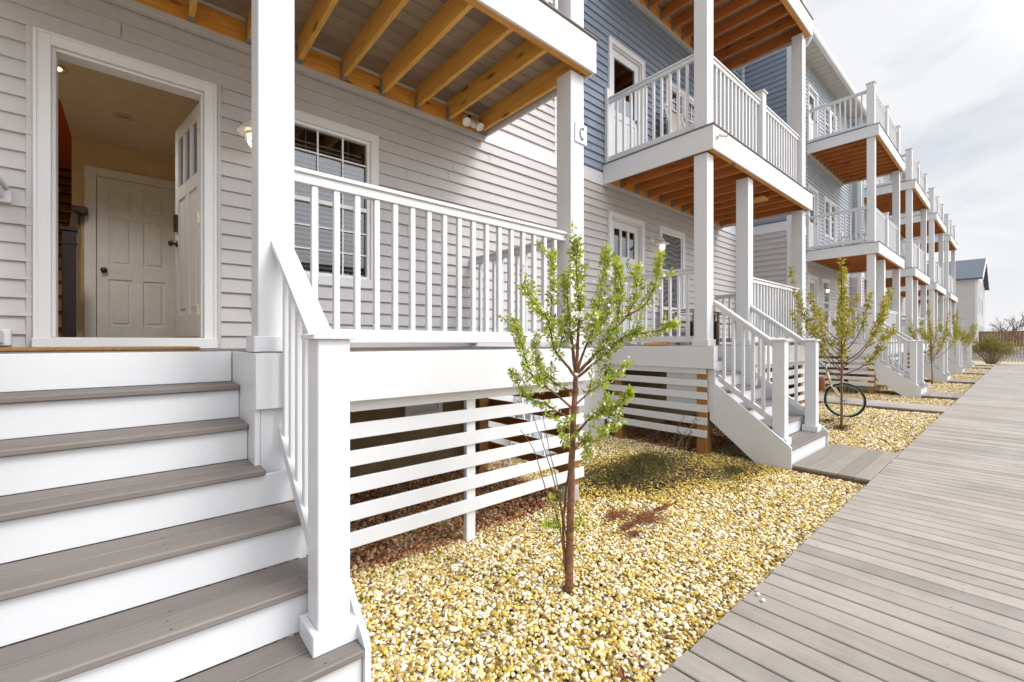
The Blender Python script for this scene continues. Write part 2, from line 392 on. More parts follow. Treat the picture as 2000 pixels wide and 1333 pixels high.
def window(house, x0, x1, z0, z1, near=True, blinds=True, screen=False):
    """x0..z1: outside of the casing"""
    c = .085; mb = MB(); frame(mb, x0, x1, z0, z1, c, YW-.032, YW+.02)
    f = mb.build('window', 'trim_paint', house)
    a0, a1, b0, b1 = x0+c, x1-c, z0+c, z1-c
    sb = MB(); frame(sb, a0, a1, b0, b1, .03, YW-.012, YW+.05)
    zm = (b0+b1)/2
    sb.box(a0+.03, a1-.03, YW-.005, YW+.045, zm-.02, zm+.02); sb.build('sash', 'white_plastic', f)
    mu = MB(); w = (a1-a0-.06)/3
    if not screen:
        for i in (1, 2):
            mu.box(a0+.03+w*i-.008, a0+.03+w*i+.008, YW+.012, YW+.022, b0+.03, zm-.02); mu.box(a0+.03+w*i-.008, a0+.03+w*i+.008, YW+.012, YW+.022, zm+.02, b1-.03)
        for lo, hi in ((b0+.03, zm-.02), (zm+.02, b1-.03)):
            for j in (1, 2):
                z = lo+(hi-lo)*j/3; mu.box(a0+.03, a1-.03, YW+.010, YW+.020, z-.008, z+.008)
        mu.build('muntins', 'white_plastic', f)
    else:
        MB().box(a0+.03, a1-.03, YW+.006, YW+.009, b0+.03, zm-.02, 0).box(a0+.03, a1-.03, YW+.006, YW+.009, zm+.02, b1-.03, 0).build('insect_screen', 'screen_glass', f)
    g = MB(); g.quad((a0+.03, YW+.03, b0+.03), (a1-.03, YW+.03, b0+.03), (a1-.03, YW+.03, b1-.03), (a0+.03, YW+.03, b1-.03))
    g.build('pane', 'window_glass' if near else 'far_glass', f)
    if blinds:
        bl = MB(); n = int((b1-b0-.1)/.045)
        for i in range(n):
            z = b0+.05+i*.045; t = .34
            bl.quad((a0+.04, YW+.085, z-.014), (a1-.04, YW+.085, z-.014), (a1-.04, YW+.115, z+.014), (a0+.04, YW+.115, z+.014))
        for xx in (a0+.18, a1-.18): bl.tube([(xx, YW+.10, b0+.05), (xx, YW+.10, b1)], .003, 5)
        bl.build('blinds', 'blind_slats', f)
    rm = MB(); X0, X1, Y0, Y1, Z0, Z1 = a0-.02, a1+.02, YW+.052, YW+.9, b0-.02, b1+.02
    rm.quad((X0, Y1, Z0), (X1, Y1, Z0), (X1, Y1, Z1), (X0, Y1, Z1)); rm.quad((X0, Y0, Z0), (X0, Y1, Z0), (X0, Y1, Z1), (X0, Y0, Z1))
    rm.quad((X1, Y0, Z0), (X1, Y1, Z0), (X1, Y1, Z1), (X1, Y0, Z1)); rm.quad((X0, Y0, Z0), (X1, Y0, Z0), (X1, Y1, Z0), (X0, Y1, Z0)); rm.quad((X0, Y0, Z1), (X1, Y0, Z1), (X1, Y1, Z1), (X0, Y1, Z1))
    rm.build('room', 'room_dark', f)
    return f
a = NM('screen_glass'); mp_ = a.n('ShaderNodeMapping'); a.l(a.tc.outputs['Object'], mp_.inputs[0])
wv = a.n('ShaderNodeTexWave', wave_type='RINGS'); wv.inputs['Scale'].default_value = 5; wv.inputs['Distortion'].default_value = 9; wv.inputs['Detail'].default_value = 1.5; wv.inputs['Detail Scale'].default_value = .8
a.l(mp_.outputs[0], wv.inputs['Vector']); a.col(a.ramp(wv.outputs['Fac'], [(.2, (.055, .06, .065)), (.9, (.15, .155, .16))])); a.set(Roughness=.6); M['screen_glass'] = a.m

def slab_door(parent, name, x0, z0, w, h, th, lites, mat='white_paint', at=None, glass='window_glass', half=False):
    """door leaf authored with its hinge at local x0,y=0, face towards -y; at = Matrix to world"""
    Mx = at or Matrix.Identity(4); mb = MB(); st = .11
    def B(a, b, c, d, e, f_, bv=.002): mb.box(a, b, c, d, e, f_, bv, Mx)
    B(x0, x0+st, 0, th, z0, z0+h); B(x0+w-st, x0+w, 0, th, z0, z0+h)
    B(x0+st, x0+w-st, 0, th, z0, z0+.2); B(x0+st, x0+w-st, 0, th, z0+h-.12, z0+h)
    if half: zl0, zl1 = z0+.95, z0+h-.12
    else: zl0, zl1 = z0+h-.56, z0+h-.12
    B(x0+st, x0+w-st, 0, th, zl0-.12, zl0)
    n = 1 if half else 3; lw = (w-2*st-(n-1)*.05)/n
    for i in range(n-1): B(x0+st+(i+1)*lw+i*.05, x0+st+(i+1)*lw+(i+1)*.05-.0, 0, th, zl0, zl1)
    pn = 2; pw = (w-2*st-.1)/2
    B(x0+st+pw, x0+st+pw+.1, 0, th, z0+.2, zl0-.12)
    for i in range(2):
        xa = x0+st+i*(pw+.1); B(xa, xa+pw, .012, th-.012, z0+.2, zl0-.12, .0)
        B(xa+.04, xa+pw-.04, .004, th-.004, z0+.25, zl0-.17, .004)
    d = mb.build(name, mat, parent)
    g = MB()
    for i in range(n):
        xa = x0+st+i*(lw+.05); g.box(xa, xa+lw, th/2-.003, th/2+.003, zl0, zl1, 0, Mx)
    g.build('pane', glass, d)
    return d

# ------------------------------------------------------------------ rails
def baluster_set(parent, p0, p1, z0, z1, gap=.128, each=True, w=.036, zf=None):
    """balusters between two plan points; zf(t) -> (zlow, zhigh) for stair rails"""
    p0, p1 = Vector(p0), Vector(p1); Ln = (p1-p0).length; n = max(1, round(Ln/gap)-1); mb = MB()
    for i in range(1, n+1):
        t = i/(n+1); p = p0.lerp(p1, t); lo, hi = zf(t) if zf else (z0, z1)
        b = mb if not each else MB()
        b.box(p.x-w/2, p.x+w/2, p.y-w/2, p.y+w/2, lo, hi, .004)
        if each: b.build('baluster', 'white_paint', parent)
    if not each: mb.build('balusters', 'white_paint', parent)
def railing(root, p0, p1, zf_, each=True, ends=True, name='railing'):
    """level railing, floor height zf_; p0,p1 plan points"""
    a, b = Vector((*p0, 0)), Vector((*p1, 0)); mb = MB(); up = Vector((0, 0, 1))
    zt = zf_+1.055
    mb.bar(a+up*(zt-.012), b+up*(zt-.012), .09, .024); mb.bar(a+up*(zt-.052), b+up*(zt-.052), .055, .055)
    r = mb.build(name, 'white_paint', root)
    mb = MB(); mb.bar(a+up*(zf_+.085), b+up*(zf_+.085), .055, .075); mb.bar(a+up*(zf_+.127), b+up*(zf_+.127), .04, .010)
    mb.build('bottom_rail', 'white_paint', r)
    baluster_set(r, (p0[0], p0[1], 0), (p1[0], p1[1], 0), zf_+.13, zt-.08, each=each)
    return r
def newel(root, x0, x1, y0, y1, z0, z1, name='newel_post', base=True):
    mb = MB(); mb.box(x0, x1, y0, y1, z0, z1-.03, .004)
    p = mb.build(name, 'white_paint', root)
    c = MB(); e = .022
    c.box(x0-e, x1+e, y0-e, y1+e, z1-.03, z1-.012, .003)
    xm, ym = (x0+x1)/2, (y0+y1)/2; k = len(c.v)
    c._add([(x0-e, y0-e, z1-.012), (x1+e, y0-e, z1-.012), (x1+e, y1+e, z1-.012), (x0-e, y1+e, z1-.012), (xm, ym, z1+.008)], [(0, 1, 4), (1, 2, 4), (2, 3, 4), (3, 0, 4)])
    c.build('post_cap', 'white_paint', p)
    if base:
        b = MB(); e = .026
        for (a0, a1, b0, b1) in ((x0-e, x1+e, y0-e, y0), (x0-e, x1+e, y1, y1+e), (x0-e, x0, y0, y1), (x1, x1+e, y0, y1)): b.box(a0, a1, b0, b1, z0, z0+.085, .004)
        b.build('base_trim', 'white_paint', p)
    return p

# ------------------------------------------------------------------ one unit
RISE, RUN = .195, .255
def nose_y(k): return 1.70+RUN*(k-1)
def porch(u, i, full):
    lab = ['white porch deck of the nearest house, with open doorway and slatted skirt',
           'white porch deck with two slatted chairs, behind the first small tree',
           'white porch deck of the third house, behind the second small tree',
           'distant white porch deck of the fourth house along the row',
           'small distant white porch deck of the fifth house along the row',
           'farthest small white porch deck at the end of the row'][i]
    L_, R_ = u-.85, u+3.20
    root = thing('porch', (u+1.2, 3.4, 0), lab, 'porch', 'porches along the row of houses')
    # deck boards along x
    d = MB(); y = 2.56
    while y < YW-.05:
        if y < 3.20: d.box(u+.497, R_-.027, y+.018, y+.155, DK-.028, DK, .004); d.box(L_+.027, u-.767, y+.018, y+.155, DK-.028, DK, .004)
        else: d.box(L_+.027, R_-.027, y+.018, min(y+.155, YW-.02), DK-.028, DK, .004)
        y += .142
    d.build('deck_boards', 'tread_boards', root, tint=True)
    zb, zt = 1.07, DK-.005
    for bx_ in ((u+.47, R_, 2.55, 2.575), (L_, u-.74, 2.55, 2.575), (L_, L_+.025, 2.576, YW-.02), (R_-.025, R_, 2.576, YW-.02)): one('fascia', 'white_paint', root, *bx_, zb, zt)
    for xa in (u+.47, u-.765): one('recess_panel', 'white_paint', root, xa, xa+.025, 2.576, 3.255, .50, zt)   # beside the top steps
    for bx_ in ((u+.70, R_-.03, 2.64, 2.665), (L_+.03, L_+.055, 2.67, YW-.03), (R_-.055, R_-.03, 2.67, YW-.03)): one('skirt_trim', 'white_paint', root, *bx_, .995, 1.068)
    jm = MB()
    for k in range(9): jm.box(L_+.2+k*.44, L_+.24+k*.44, 3.30, YW-.03, 1.10, DK-.03)
    jm.box(u+.5, R_-.03, 2.60, 2.64, 1.08, DK-.03); jm.build('deck_joists', 'post_wood', root)
    # slats
    tops = (.923, .757, .591, .425, .260)
    allm = MB()
    for z in tops:
        for box in ((u+.70, R_-.03, 2.645, 2.665), (R_-.055, R_-.033, 2.668, YW-.06), (L_+.033, L_+.055, 2.66, YW-.06)):
            b = MB() if full else allm
            b.box(*box, z-.095, z, .003)
            if full:
                sl_ = b.build('slat', 'white_paint', root)
                if box[1]-box[0] < .1:
                    xx = box[0]-.004 if box[0] > u else box[1]+.001
                    one('brown_back', 'post_wood', sl_, xx, xx+.003, box[2], box[3], z-.094, z-.001, b=0)  # thin brown strip on the inner face of each side slat
    if not full: allm.build('slats', 'white_paint', root)
    one('slat_post', 'white_paint', root, u+1.86, u+1.94, 2.668, 2.71, -.06, 1.0)
    for xx, yy in ((L_+.06, 2.67), (R_-.20, 2.68), (R_-.20, 4.05), (L_+.06, 4.0)):
        zf0 = .10 if (xx > u+2 and yy < 3) else -.08
        sp0 = one('support_post', 'post_wood', root, xx, xx+.135, yy, yy+.135, zf0, 1.09)
        if zf0 > 0: MB().lathe((xx+.07, yy+.07, -.1), [(.095, 0), (.095, .185), (.085, .20), (0, .20)], 20).build('footing', 'concrete', sp0)
    # house posts through to the upper balconies
    for xx, z0 in ((L_+.03, DK), (u+.50, DK), (R_-.21, DK)):
        segs = ((z0, 3.885), (F2, 7.20)) if xx != u+.50 else ((z0, 3.885),)
        for za, zb_ in segs:
            q_ = one('post', 'white_paint', root, xx, xx+.18, YP, YP+.18, za, zb_, b=.005)
            if za == DK: p = q_
        b = MB(); e = .022
        for (a0, a1, b0, b1) in ((xx-e, xx+.18+e, YP-e, YP), (xx-e, xx+.18+e, YP+.18, YP+.18+e), (xx-e, xx, YP, YP+.18), (xx+.18, xx+.18+e, YP, YP+.18)): b.box(a0, a1, b0, b1, DK, DK+.085, .004)
        b.build('base_trim', 'white_paint', p)
    one('lower_post', 'white_paint', root, u+.496, u+.676, 2.585, 2.76, .585, 1.068, b=.004)
    railing(root, (u+.68, 2.735), (R_-.21, 2.735), DK, full)
    railing(root, (R_-.12, 2.83), (R_-.12, YW-.03), DK, full); lx = L_+.12 if i else L_+.195
    railing(root, (lx, 2.83), (lx, YW-.03), DK, full)
    for xx in (R_-.12, lx):
        one('rail_bracket', 'white_paint', root, xx-.055, xx+.055, YW-.06, YW-.012, DK+.95, DK+1.03); one('rail_bracket', 'white_paint', root, xx-.055, xx+.055, YW-.07, YW-.012, DK+.03, DK+.135)
    return root

def stairs(u, i, full):
    lab = ['wide white stairs with grey treads leading up to the open doorway',
           'white stairs with two newel posts facing the boardwalk, right of the near tree',
           'white stairs beyond the bicycle, between second and third small trees',
           'distant white stairs of the fourth house, beyond the third small tree',
           'far white stairs of the fifth house, beyond the fourth small tree',
           'farthest white stairs near the end of the boardwalk'][i]
    root = thing('staircase', (u, 2.3, 0), lab, 'stairs', 'front stairs along the boardwalk')
    for k in range(1, 7):
        y = nose_y(k); z = k*RISE; xa, xb = (u-.735, u+.695) if k <= 4 else (u-.735, u+.468)
        if k == 4: xb = u+.50
        ylim = nose_y(k+1)+.0285
        tr = MB(); tr.box(xa, xb, y, y+.138, z-.03, z, .006); tr.box(xa, xb, y+.142, ylim, z-.03, z, .003)
        t_ = tr.build('tread', 'tread_boards', root, tint=True)
        if full:
            s_ = MB()
            for xx in (xa+.28, (xa+xb)/2+.12, xb-.14):
                for dy in (.03, .10, .17): s_.lathe((xx+R0.uniform(-.01, .01), y+dy, z), [(.0045, -.002), (.0045, .0006), (.0001, .0006)], 8)
            s_.build('screws', 'black_metal', t_)
    for k in range(0, 7):
        y = nose_y(k+1)+.03; xa, xb = (u-.735, u+.695) if k <= 3 else (u-.735, u+.468)
        one('riser', 'white_paint', root, xa, xb, y, y+.02, (k*RISE+.001) if k else -.05, (k+1)*RISE-(.031 if k < 6 else .005))
    for xa, xb in ((u-.762, u-.737), (u+.697, u+.722)):
        poly = [(1.705, -.06), (1.705, .20), (1.74, .235), (2.643, .93), (2.643, .40), (2.07, -.06)]
        MB().prism(poly, 0, xa, xb).build('stringer', 'white_paint', root, fixn=True)
    for side, (n0, n1) in ((0, (u-.66, u-.532)), (1, (u+.548, u+.676))):
        newel(root, n0, n1, 1.806, 1.940, RISE, 1.46)
        xm = (n0+n1)/2 if side else (n0+n1)/2-.0
        mb = MB()
        q0, q1 = Vector((xm, 1.94, 1.378)), Vector((xm, 2.648, 1.92))
        mb.bar(q0+Vector((0, 0, .035)), q1+Vector((0, 0, .035)), .10, .026, cut='v'); mb.bar(q0, q1, .055, .05, cut='v')
        r = mb.build('stair_rail', 'white_paint', root)
        mb = MB(); mb.bar((xm, 1.942, .455), (xm, 2.60, .945), .06, .06, cut='v'); mb.build('bottom_rail', 'white_paint', r)
        baluster_set(r, (xm, 1.94, 0), (xm, 2.65, 0), 0, 0, gap=.118, each=full, zf=lambda t: (.475+.51*t, 1.385+.52*t))
    return root

def balcony(u, lvl, i, full, floor, top):
    names = ['nearest', 'second', 'third', 'fourth', 'fifth', 'sixth']
    labs = {(0, 0): 'wooden joisted balcony overhead above the open doorway of the nearest house',
            (0, 1): 'white railed balcony with security camera on its fascia, under the upper balcony',
            (0, 2): 'lower white balcony of the third house, behind the second small tree',
            (0, 3): 'lower white balcony of the fourth house, partly behind posts',
            (0, 4): 'lower balcony of the fifth house, small in the distance', (0, 5): 'lower balcony of the farthest house in the row',
            (1, 0): 'upper balcony of the nearest house, directly above the joisted balcony',
            (1, 1): 'upper balcony with joists painted dark red for shade above the balcony with the security camera',
            (1, 2): 'upper white balcony with capped posts against the eave and sky',
            (1, 3): 'upper white balcony of the fourth house, against the sky', (1, 4): 'upper balcony of the fifth house, small against the sky',
            (1, 5): 'upper balcony of the farthest house, beside the slate roof'}
    L_, R_ = u-.87, u+3.23
    root = thing('balcony', (u+1.2, 3.4, floor-.3), labs[(lvl, i)], 'balcony', 'balconies along the row of houses')
    zb = floor-.325
    f = MB(); f.box(L_, R_, 2.55, 2.575, zb, floor-.02, .004); f.box(L_, L_+.025, 2.575, YW-.02, zb, floor-.02, .004); f.box(R_-.025, R_, 2.575, YW-.02, zb, floor-.02, .004)
    f.build('fascia', 'white_paint', root)
    jb, jt = zb+.035, floor-.085
    rim = MB(); rim.box(L_+.03, R_-.03, 2.58, 2.645, zb+.012, jt); rim.build('rim_beam', 'joist_wood_cross', root)
    rim = MB(); rim.box(L_+.03, R_-.03, YW-.075, YW-.03, jb-.012, jt-.035); rim.build('ledger', 'joist_wood_cross', root)
    one('flashing', 'white_paint', root, L_+.03, R_-.03, YW-.07, YW-.03, jt-.033, jt)
    one('ledger_trim', 'beige_siding', root, L_+.01, R_-.01, YW-.085, YW-.02, jb-.065, jb-.014)
    xs = [L_+.05]+[u+2.686-.392*k for k in range(9)]+[R_-.09]
    allj = MB()
    for x in xs:
        b = MB() if full else allj
        b.box(x-.02, x+.02, 2.648, YW-.078, jb+R0.uniform(-.002, .002), jt, .003)
        if full: jo = b.build('joist', 'joist_wood' if i == 0 else 'joist_wood_shade', root)
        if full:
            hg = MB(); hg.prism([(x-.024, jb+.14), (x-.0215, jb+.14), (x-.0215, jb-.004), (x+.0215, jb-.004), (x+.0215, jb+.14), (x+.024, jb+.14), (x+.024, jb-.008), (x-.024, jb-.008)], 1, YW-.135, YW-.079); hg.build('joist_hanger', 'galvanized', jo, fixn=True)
    if not full: allj.build('joists', 'joist_wood_shade', root)
    d = MB(); y = 2.585
    while y < YW-.03: d.box(L_+.01, R_-.01, y, min(y+.136, YW-.02), floor-.085, floor-.055, .004); y += .142
    d.build('underside', 'underside_boards', root, tint=True)
    d = MB(); y = 2.535
    while y < YW-.03: d.box(L_-.012, R_+.012, y, min(y+.137, YW-.02), floor-.018, floor, .004); y += .142
    d.build('deck_boards', 'tread_boards', root, tint=True)
    xm = (L_+R_)/2
    yl = 2.735
    if not top: rx0, rx1 = L_+.23, R_-.23
    else:
        newel(root, L_+.03, L_+.21, YP, YP+.18, floor, floor+1.22, base=False); newel(root, R_-.21, R_-.03, YP, YP+.18, floor, floor+1.22, base=False)
        rx0, rx1 = L_+.21, R_-.21
    newel(root, xm-.07, xm+.07, yl-.07, yl+.07, floor, floor+1.22, base=False)
    railing(root, (rx0, yl), (xm-.07, yl), floor, full); railing(root, (xm+.07, yl), (rx1, yl), floor, full)
    for xx in (L_+.12, R_-.12):
        railing(root, (xx, YP+.18), (xx, YW-.07), floor, full)
        one('half_post', 'white_paint', root, xx-.075, xx+.075, YW-.07, YW-.017, floor-.02, floor+1.2)
    return root

UNITS = [0.0, 6.45, 16.5, 22.97, 29.4, 35.9]
ROOFZ = 10.05
def house(u, i, x0, x1, up_mat, doors=True, opens_extra=()):
    lab = ['beige sided nearest house with an open front door and a gridded window',
           'house with beige lower siding and dark blue upper siding, left of the wing wall',
           'pale grey sided third house under the white gutter and soffit',
           'fourth house in the row, pale siding glimpsed between white posts',
           'fifth house in the row, distant pale wall behind the posts',
           'last house of the row, farthest pale wall beside the sky'][i]
    h = thing('townhouse', ((x0+x1)/2, YW+3, 0), lab, 'house', 'joined houses along the boardwalk')
    full = i < 3
    dx = u if i == 0 else u-.215
    dd = (dx-.51, dx+.51, DK+.0, 3.51)
    w1 = (u+.96, u+1.89, 1.955, 3.52) if i == 0 else (u+.78, u+1.70, 1.955, 3.535)
    d2 = (dx-.51, dx+.51, F2, 6.30); w2 = (u+1.0, u+2.5, F2+.75, 6.30)
    d3 = (dx-.51, dx+.51, F3, 9.45); w3 = (u+1.0, u+2.5, F3+.75, 9.45)
    opens = [dd, w1, d2, w2, d3, w3]
    lo = MB(); lap_wall(lo, x0, x1, DK-.03, 3.87, YW, 'y', opens); lo.build('lower_wall', 'beige_siding', h)
    um = MB()
    bx = x0
    lap_wall(um, x0, x1, 4.07, ROOFZ, YW, 'y', opens); um.build('upper_wall', up_mat, h)
    L_, R_ = u-.87, u+3.23
    for a, b in ((x0, L_-.005), (R_+.005, x1)): one('belt_board', 'white_paint', h, a, b, YW-.026, YW-.001, 3.872, 4.07)
    st = MB(); st.box(L_-.004, R_+.004, YW-.016, YW-.001, 3.872, 4.069, .001); st.build('ledger_strip', 'beige_siding' if i == 0 else up_mat, h)
    cb = MB(); cb.box(x1-.06, x1+.06, YW-.024, YW-.001, 4.071, ROOFZ, .003)
    if i not in (1,): cb.build('corner_board', 'white_paint', h)
    one('foundation', 'tan_wall', h, max(x0, u-.82), min(x1, u+3.17), YW-.004, YW+.02, -.06, DK-.03, b=.001)
    for a, b in ((x0, u-.821), (u+3.171, x1)):
        if b-a > .05: one('painted_foundation', 'trim_paint', h, a, b, YW-.012, YW+.02, -.06, DK-.03, b=.001)
    bk = MB()   # rest of the shell: end and back walls
    bk.box(x0, x1, YW+7.5, YW+7.6, 0, ROOFZ, 0); bk.build('back_wall', 'far_siding', h)
    # closed doors
    def casing(o, name='door_frame'):
        c = .085; mb = MB(); mb.box(o[0], o[0]+c, YW-.034, YW+.10, o[2], o[3]); mb.box(o[1]-c, o[1], YW-.034, YW+.10, o[2], o[3]); mb.box(o[0]+c, o[1]-c, YW-.034, YW+.10, o[3]-c, o[3])
        mb.box(o[0]+c, o[0]+c+.02, YW-.005, YW+.12, o[2], o[3]-c); mb.box(o[1]-c-.02, o[1]-c, YW-.005, YW+.12, o[2], o[3]-c); mb.box(o[0]+c+.02, o[1]-c-.02, YW-.005, YW+.12, o[3]-c-.02, o[3]-c)
        if full:
            e = .032; ch = MB(); ch.box(o[0]-e, o[0]-.001, YW-.024, YW-.001, o[2], o[3]+e); ch.box(o[1]+.001, o[1]+e, YW-.024, YW-.001, o[2], o[3]+e); ch.box(o[0]-.001, o[1]+.001, YW-.024, YW-.001, o[3]+.001, o[3]+e)
            fr_ = mb.build(name, 'trim_paint', h); ch.build('siding_channel', 'beige_siding' if k == 0 else up_mat, fr_)
            bd = MB(); bd.box(o[0]+.002, o[0]+.02, YW-.042, YW-.034, o[2], o[3]-.002); bd.box(o[1]-.02, o[1]-.002, YW-.042, YW-.034, o[2], o[3]-.002); bd.box(o[0]+.02, o[1]-.02, YW-.042, YW-.034, o[3]-.02, o[3]-.002); bd.build('bead', 'trim_paint', fr_)
            return fr_
        return mb.build(name, 'trim_paint', h)
    for k, o in enumerate((dd, d2, d3)):
        casing(o)
        if i == 0 and k == 0: continue
        at = Matrix.Translation((o[0]+.107, YW+.03, 0))
        d = slab_door(h, 'door', 0, o[2]+.05, .806, o[3]-.107-o[2]-.05, .045, 3, at=at, half=(k > 0))
        kb = MB(); kx = o[1]-.107-.06
        kb.lathe((kx, YW+.03, o[2]+1.0), [(.03, 0), (.03, .008), (.012, .012), (.012, .03), (.027, .036), (.03, .05), (.02, .06), (.0, .062)], 16, (0, -1, 0))
        kb.build('knob', 'black_metal', d, smooth=True)
        one('threshold', 'metal_grey', d, o[0]+.085, o[1]-.085, YW-.03, YW+.12, o[2]+.001, o[2]+.045)
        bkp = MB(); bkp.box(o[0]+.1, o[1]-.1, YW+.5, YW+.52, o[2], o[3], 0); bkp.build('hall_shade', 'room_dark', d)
    if i < 4:
        window(h, *w1, near=i < 3, screen=(i == 1), blinds=(i != 1))
        for w in (w2, w3):
            window(h, w[0], (w[0]+w[1])/2, w[2], w[3], near=False, blinds=False); window(h, (w[0]+w[1])/2, w[1], w[2], w[3], near=False, blinds=False)
    else:
        for w in (w1, w2, w3): window(h, *w, near=False, blinds=False)
    # roof with soffit and gutter
    rf = MB(); ye = 3.82
    rf.prism([(ye, ROOFZ+.12), (YW+4, ROOFZ+2.2), (YW+8, ROOFZ+.1), (YW+8, ROOFZ-.02), (YW+4, ROOFZ+2.05), (ye, ROOFZ+.02)], 0, x0, x1)
    r = rf.build('roof', 'roof_shingle', h, fixn=True)
    sf = MB(); x = x0
    while x < x1-.01:
        sf.box(x, min(x+.285, x1), ye+.02, YW-.02, ROOFZ-.03, ROOFZ-.012, .006); x += .30
    sf.build('soffit', 'soffit_vinyl', r)
    gt = MB(); gt.prism([(ye-.10, ROOFZ+.10), (ye-.085, ROOFZ+.10), (ye-.075, ROOFZ+.03), (ye-.01, ROOFZ+.0), (ye-.01, ROOFZ+.11), (ye+.015, ROOFZ+.11), (ye+.015, ROOFZ-.04), (ye-.07, ROOFZ-.03), (ye-.095, ROOFZ+.02)], 0, x0, x1)
    gt.build('gutter', 'white_paint', r, fixn=True)
    return h
bounds = [(-5.4, 4.54), (4.54, 10.85), (11.75, 20.9), (20.9, 27.3), (27.3, 33.8), (33.8, 40.2)]
mats = ['beige_siding', 'blue_siding', 'pale_siding', 'far_siding', 'pale_siding', 'far_siding']
H = []
for i, u in enumerate(UNITS):
    full = i < 3
    H.append(house(u, i, *bounds[i], mats[i]))
    porch(u, i, full); stairs(u, i, full)
    balcony(u, 0, i, full, F2, False); balcony(u, 1, i, full and i > 0, F3, True)

# ------------------------------------------------------------------ wing walls between the houses
def wing(x0, x1, y0, label, up):
    w = thing('wing_wall', (x0, y0, 0), label, 'wall')
    lo = MB(); lap_wall(lo, y0+.10, YW, 1.0, 3.87, x0, 'x'); lap_wall(lo, x0+.10, x1, 1.0, 3.87, y0, 'y'); lo.build('lower_wall', 'beige_siding', w)
    um = MB(); lap_wall(um, y0+.10, YW, 4.07, ROOFZ, x0, 'x'); lap_wall(um, x0+.10, x1, 4.07, ROOFZ, y0, 'y'); um.build('upper_wall', up, w)
    c = MB(); c.box(x0-.022, x0+.10, y0-.022, y0+.10, .2, ROOFZ-.05, .004)
    c.box(x0-.022, x0-.001, YW-.085, YW-.02, 4.071, ROOFZ-.2, .003); c.build('corner_board', 'white_paint', w)
    b = MB(); b.box(x0-.026, x0-.001, y0+.102, YW-.03, 3.871, 4.069, .003); b.box(x0+.102, x1, y0-.026, y0-.001, 3.871, 4.069, .003)
    b.box(x0-.026, x0-.001, y0+.102, YW-.09, ROOFZ-.2, ROOFZ-.05, .003); b.build('belt_board', 'white_paint', w)
    s = MB(); s.quad((x1, y0, -.05), (x1, YW, -.05), (x1, YW, ROOFZ), (x1, y0, ROOFZ)); s.box(x0+.01, x1, y0+.01, YW, -.05, 1.0, .001); s.build('wall_core', 'far_siding', w)
wing(10.85, 11.72, 3.24, 'blue and beige wing wall jutting out behind the second porch, with white corner board', 'blue_siding')
wing(20.9, 21.4, 3.95, 'narrow pale wing wall between the third and fourth houses', 'pale_siding')
e_ = MB(); e_.quad((-5.4, YW, -.05), (-5.4, YW+7.6, -.05), (-5.4, YW+7.6, ROOFZ), (-5.4, YW, ROOFZ)); e_.build('end_wall', 'far_siding', H[0])
e_ = MB(); e_.quad((40.2, YW, -.05), (40.2, YW+7.6, -.05), (40.2, YW+7.6, ROOFZ), (40.2, YW, ROOFZ)); e_.build('end_wall', 'far_siding', H[5])

# ------------------------------------------------------------------ entrance hall seen through the open door
h0 = H[0]; FZ = 1.385; CE = 3.87; XR = 1.05; XL = -1.62; YI = YW+.13
hw = MB()
hw.quad((XR, YI, FZ), (XR, 7.42, FZ), (XR, 7.42, CE), (XR, YI, CE))
hw.quad((XL, YI, FZ), (XL, 11.2, FZ), (XL, 11.2, 7), (XL, YI, 7))
hw.quad((-.566, 7.40, FZ), (XR, 7.40, FZ), (XR, 7.40, CE), (-.566, 7.40, CE))
hw.quad((-.566, 7.40, FZ), (-.566, 11.2, FZ), (-.566, 11.2, 7), (-.566, 7.40, 7))
hw.quad((XL, YI, FZ), (-.45, YI, FZ), (-.45, YI, CE), (XL, YI, CE)); hw.quad((.45, YI, FZ), (XR, YI, FZ), (XR, YI, CE), (.45, YI, CE)); hw.quad((-.45, YI, 3.43), (.45, YI, 3.43), (.45, YI, CE), (-.45, YI, CE))
hw.quad((-.566, 6.34, CE), (-.566, 7.40, CE), (-.566, 7.40, 7), (-.566, 6.34, 7)); hw.quad((XL, 6.34, CE), (-.566, 6.34, CE), (-.566, 6.34, 7), (XL, 6.34, 7))
hw.build('hall_wall', 'hall_wall', h0)
hc = MB(); hc.box(XL, XR, YI, 6.34, CE, CE+.12, 0); hc.box(-.566, XR, 6.341, 7.40, CE, CE+.12, 0); hc.build('hall_ceiling', 'hall_ceiling', h0)
hc = MB(); hc.quad((XL, 6.34, 7), (-.5, 6.34, 7), (-.5, 11.3, 7), (XL, 11.3, 7)); hc.build('stairwell_ceiling', 'hall_ceiling', h0)
one('hall_floor', 'chair_wood', h0, XL, XR, YI-.1, 11.2, FZ-.05, FZ)
a = simple('wall_red_light', (.30, .075, .03), .8, .08)  # red lamp light on the stairwell end wall put into its colour
w_ = MB(); w_.quad((XL, 11.18, FZ), (-.566, 11.18, FZ), (-.566, 11.18, 7), (XL, 11.18, 7)); w_.build('stairwell_end_wall', 'wall_red_light', h0)
bb = MB(); bb.box(-.55, -.47, 7.375, 7.398, FZ, FZ+.16); bb.box(.50, XR, 7.375, 7.398, FZ, FZ+.16); bb.build('skirting', 'hall_door_paint', h0)
# threshold and sill of the open doorway
th = MB(); th.box(-.51, .51, YW-.075, YW-.035, DK+.001, 1.448, .004); th.build('door_sill', 'trim_paint', h0)
th = MB(); th.box(-.425, .425, YW-.034, YW+.14, DK+.001, 1.452, .004); th.build('threshold', 'chair_wood', h0)
